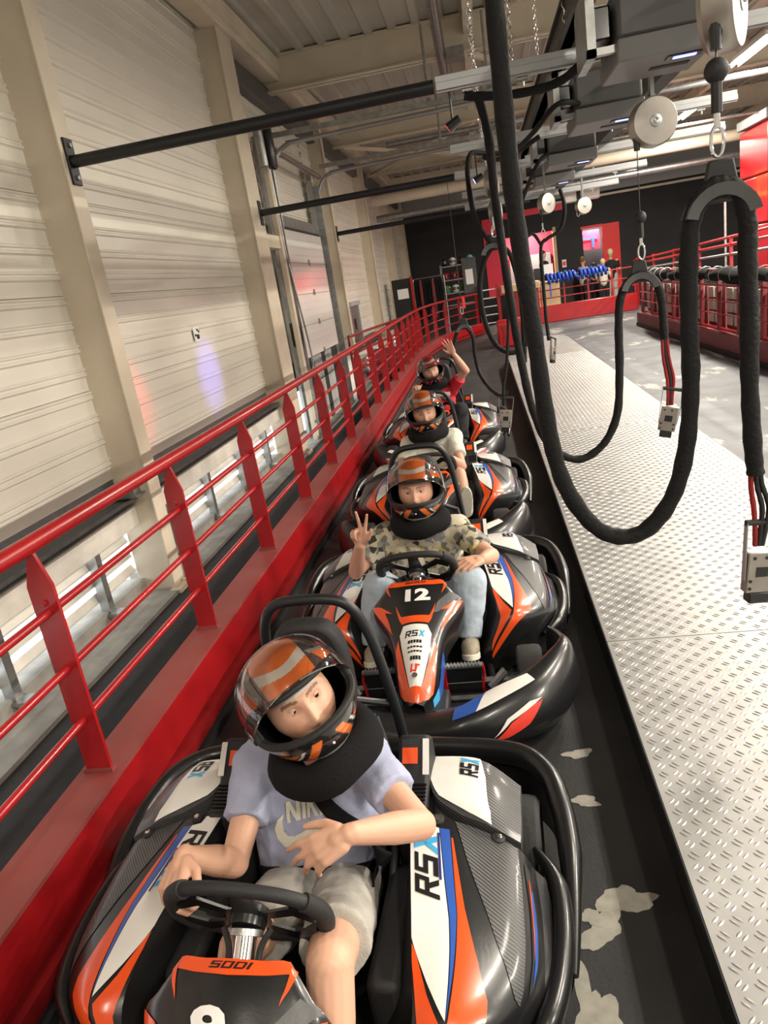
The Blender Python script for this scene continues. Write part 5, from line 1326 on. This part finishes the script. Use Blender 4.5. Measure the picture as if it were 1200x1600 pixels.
# driver of the nearest kart, lavender shirt
p1, sh1, B1 = person('child driver in a lavender shirt and grey shorts holding the steering wheel', (-.645,1.305,0), dict(
    head=(-.563,1.53,.845), fwd=(.52,-.83,.20), up=(-.36,-.0,.93), neck=(-.60,1.62,.66), pel=(-.63,1.63,.22), che=(-.62,1.66,.46), shl=(-.76,1.64,.575), shr=(-.46,1.64,.59),
    ell=(-.785,1.41,.455), wrl=(-.832,1.275,.605), elr=(-.285,1.42,.545), wrr=(-.425,1.285,.645),
    handl=((.0,-.95,-.12),(-.35,.0,.95),-1,[(45,60,40),(50,60,40),(55,60,40),(55,60,40)]), handr=((-.90,-.28,-.30),(.05,-.62,.80),1,[(16,20,10),(22,24,14),(28,28,16),(36,30,18)],(.18,.06,-.05,-.15)),
    hipl=(-.70,1.56,.21), hipr=(-.55,1.56,.21), knl=(-.70,1.19,.42), knr=(-.475,1.13,.445), anl=(-.74,.98,.20), anr=(-.47,.95,.20),
    skin=(.68,.39,.27), helmet='orange', capz=.050, gaze=(.35,-.9,-.22), shirt='lavender', trousers='shorts_grey', legs='short', shortlen=.80, sleeve=.60, k=1.02, voxel=.004,
    shoes=[((-.74,.95,.12),(-.74,.80,.20),(0,.3,1)),((-.47,.93,.12),(-.46,.78,.2),(0,.3,1))]))
bv = bvh_of(sh1); dr = V(.02,.86,-.50).normalized(); u = V(.97,.05,.20).normalized(); v = dr.cross(u)*-1; v = u.cross(dr).normalized(); v = v if v.z > 0 else -v
C0 = V(-.628,1.30,.610)-B1
NK = word('NIKE', .82, .10, .30)
for ch, ls in NK:
    project(bv, [[(-.055+p[0]*.15, .0+p[1]*.055) for p in l] for l in ls], C0, u, v, dr, .004, .02).build('lettering', 'cream_print', sh1)
sw = [(-.095,.0),(-.098,-.028),(-.085,-.055),(-.058,-.066),(-.02,-.058),(.04,-.030),(.098,.004),(.03,-.014),(-.02,-.028),(-.05,-.034),(-.066,-.028),(-.072,-.012),(-.066,.012),(-.055,.032),(-.075,.022)]
project(bv, [sw], C0+v*-.005, u, v, dr, .004, .02).build('tick_mark', 'cream_print', sh1)
k1 = KARTS[0]; KI = (Matrix.Translation(KPOS[0]) @ Matrix.Rotation(R(-3.5), 4, 'Z')).inverted()
def belt(pts, wdir, wd):
    o = ribbon(bv, [Vector(p)-B1 for p in pts], wdir, wd, dr, .010, k1, 'seat_belt', 'black_fabric'); o.matrix_parent_inverse = KI @ Matrix.Translation(B1); return o
belt([(-.60,1.50,.60),(-.56,1.48,.55),(-.50,1.46,.49),(-.44,1.46,.43),(-.40,1.50,.36)], (.6,.2,.75), .055)
belt([(-.80,1.47,.33),(-.72,1.43,.36),(-.62,1.40,.375),(-.52,1.41,.37),(-.44,1.46,.34)], (.0,.35,.9), .05)

# driver of kart 12
p2, sh2, B2 = person('child driver in a beige patterned shirt making a two-finger sign', (-.43,3.2,0), dict(
    head=(-.424,3.42,.815), fwd=(.03,-1,.02), up=(0,.02,1), neck=(-.43,3.47,.65), pel=(-.43,3.46,.22), che=(-.43,3.50,.46), shl=(-.62,3.46,.575), shr=(-.25,3.46,.575),
    ell=(-.765,3.27,.475), wrl=(-.69,3.13,.665), elr=(-.085,3.25,.50), wrr=(-.125,3.13,.535),
    handl=((.10,-.05,1),(.1,1,.1),-1,[(4,6,4),(4,6,4),(85,80,50),(85,80,50)],(.22,-.16,-.06,-.1)), handr=((-.72,-.55,.05),(.05,-.35,1),1,[(25,30,20)]*4),
    hipl=(-.53,3.40,.2), hipr=(-.33,3.40,.2), knl=(-.625,3.10,.455), knr=(-.195,3.09,.445), anl=(-.675,3.0,.225), anr=(-.222,2.985,.235),
    skin=(.64,.36,.25), helmet='orange', shirt='comic_camo', trousers='sweat_blue', legs='long', sleeve=.72, k=.98, voxel=.0045,
    shoes=[((-.675,3.0,.135),(-.67,2.83,.20),(0,.4,1)),((-.222,2.985,.14),(-.215,2.81,.21),(0,.4,1))]))
# third driver, white shirt
p3, sh3, B3 = person('child driver in a white shirt with bare legs and a shoe sole showing', (-.49,5.1,0), dict(
    head=(-.508,5.30,.871), fwd=(.12,-1,-.12), up=(-.06,-.1,1), neck=(-.50,5.37,.70), pel=(-.49,5.42,.22), che=(-.49,5.43,.50), shl=(-.66,5.40,.62), shr=(-.33,5.39,.635),
    ell=(-.74,5.2,.46), wrl=(-.66,5.06,.54), elr=(-.275,5.14,.47), wrr=(-.33,5.04,.56),
    handl=((.1,-.9,.1),(-.3,0,.95),-1,FIST), handr=((-.1,-.9,.1),(.3,0,.95),1,FIST),
    hipl=(-.58,5.34,.2), hipr=(-.40,5.34,.2), knl=(-.69,5.02,.44), knr=(-.295,5.02,.44), anl=(-.70,4.87,.24), anr=(-.262,4.86,.27),
    skin=(.56,.31,.21), helmet='orange', capz=.055, shirt='tee_cream', trousers='shorts_grey', legs='short', shortlen=.55, sleeve=.62, k=.95, voxel=.006,
    shoes=[((-.70,4.87,.14),(-.70,4.71,.2),(0,.4,1)),((-.258,4.80,.21),(-.245,4.79,.385),(0,1,.0))], shoe='sole_pale'))
# last driver, red shirt, waving
p4, sh4, B4 = person('child driver in a red shirt and red helmet waving one raised arm', (-.56,7.5,0), dict(
    head=(-.608,7.60,.897), fwd=(.28,-1,-.18), up=(-.18,-.12,1), neck=(-.60,7.68,.72), pel=(-.57,7.78,.22), che=(-.58,7.75,.50), shl=(-.76,7.72,.645), shr=(-.42,7.71,.66),
    ell=(-.86,7.56,.55), wrl=(-.785,7.44,.71), elr=(-.235,7.52,.86), wrr=(-.335,7.43,1.055),
    handl=((.25,-.2,.9),(-.6,.6,.1),-1,FIST,(.1,.03,-.03,-.1)), handr=((-.35,-.08,.93),(.2,1,.15),1,[(6,6,4)]*4,(.24,.08,-.08,-.24)),
    hipl=(-.66,7.70,.2), hipr=(-.48,7.70,.2), knl=(-.78,7.36,.47), knr=(-.33,7.36,.49), anl=(-.80,7.18,.24), anr=(-.33,7.18,.24),
    skin=(.58,.32,.22), helmet='red', shirt='tee_red', trousers='trouser_black', legs='long', sleeve=.62, k=1.0, voxel=.006, shoe='shoe_black', sole='shoe_black',
    shoes=[((-.80,7.18,.14),(-.80,7.02,.2),(0,.4,1)),((-.33,7.18,.14),(-.33,7.02,.2),(0,.4,1))]))
bv4 = bvh_of(sh4); d4 = V(0,.9,-.4).normalized()
project(bv4, [[(-.15,.0),(.15,.0),(.15,.03),(-.15,.03)]], V(-.58,7.4,.72)-B4, V(1,0,0), V(0,.4,.9), d4, .004, .03).build('chest_stripe', 'white_print', sh4)

# spectators at the far doorways
def bystander(lab, x, y, z, h, shirt, hair, trousers, face=0, lean=0):
    r = empty('person', (x, y, z), face); tag(r, lab, 'person', 'spectators at the far doorways'); k = h/1.7; S = lambda *p: V(*p)*k
    g = G(); g.sphere(S(0,0,1.56), (.08*k,.095*k,.115*k)); cap(g, S(0,0,1.3), .05*k, S(0,0,1.5), .05*k); cap(g, S(-.08,0,1.25), .1*k, S(.08,0,1.25), .1*k); cap(g, S(0,0,.95), .13*k, S(0,0,1.25), .13*k)
    for s in (-1, 1):
        cap(g, S(s*.18,0,1.34), .05*k, S(s*.24,-.02,1.08), .042*k); cap(g, S(s*.24,-.02,1.08), .04*k, S(s*.2,-.2,.95), .03*k); cap(g, S(s*.2,-.2,.95), .03*k, S(s*.18,-.28,.93), .028*k)
        cap(g, S(s*.09,0,.92), .085*k, S(s*.1,0,.5), .06*k); cap(g, S(s*.1,0,.5), .055*k, S(s*.1,.01,.08), .04*k); cap(g, S(s*.1,.02,.04), .038*k, S(s*.1,-.13,.035), .034*k)
    me = remesh(g, .016, 3); c = np.tile(np.array([.6,.35,.24,1.0]), (len(me.vertices), 1)); setcols(me, c); me.materials.append(MATS['skin']); link('body', me, r)
    g = G(); cap(g, S(-.08,0,1.26), .115*k, S(.08,0,1.26), .115*k); cap(g, S(0,0,.92), .145*k, S(0,0,1.26), .14*k)
    for s in (-1, 1): cap(g, S(s*.18,0,1.34), .062*k, S(s*.23,-.015,1.14), .055*k, flat=True)
    me = remesh(g, .016, 2); me.materials.append(MATS[shirt]); link('shirt', me, r)
    g = G()
    for s in (-1, 1): cap(g, S(s*.09,0,.92), .1*k, S(s*.1,0,.5), .075*k); cap(g, S(s*.1,0,.55), .072*k, S(s*.1,.01,.12), .055*k, flat=True)
    me = remesh(g, .016, 2); me.materials.append(MATS[trousers]); link('trousers', me, r)
    g = G(); g.sphere(S(0,.018,1.60), (.088*k,.098*k,.105*k)); g.build('hair', mat('hair_'+hair, {'blond': (.62,.50,.30), 'dark': (.02,.014,.01), 'brown': (.12,.07,.03)}[hair], .6, bump=(60,.5)), r)
for a in [('person with blond hair in a black shirt in the red doorway', 4.3,25.6,0,1.86,'trouser_black','blond','shorts_grey',R(160)), ('child with blond hair in a pale shirt in the red doorway', 3.95,25.0,0,1.6,'tee_cream','blond','trouser_black',R(170)), ('person with fair hair at the edge of the red doorway', 3.45,25.9,0,1.75,'shorts_grey','brown','trouser_black',R(120)), ('dark haired child between the people in the red doorway', 3.82,26.1,0,1.5,'trouser_black','dark','trouser_black',R(200)), ('dark haired person in black behind the desk at the wide opening', 2.15,25.4,.35,1.8,'trouser_black','dark','trouser_black',R(60))]: bystander(*a)
DK = empty('desk', (2.05, 24.7, 0)); tag(DK, 'pale desk with papers in front of the wide opening', 'desk')
G().span((-.45,-.25,0),(.45,.35,1.15)).build('front', 'wood_light', DK, bevel=.02); G().span((-.5,-.3,1.15),(.5,.4,1.2)).build('top', 'paper', DK, bevel=.01)
G().span((-.3,-.1,1.2),(.15,.1,1.62)).build('monitor', 'black_plastic', DK, bevel=.01); G().span((-.05,-.12,1.3),(.3,-.1,1.7)).build('notice', 'paper', DK)
G().span((-.5,.35,0),(.5,1.4,.35)).build('dais', 'black_matte', DK)
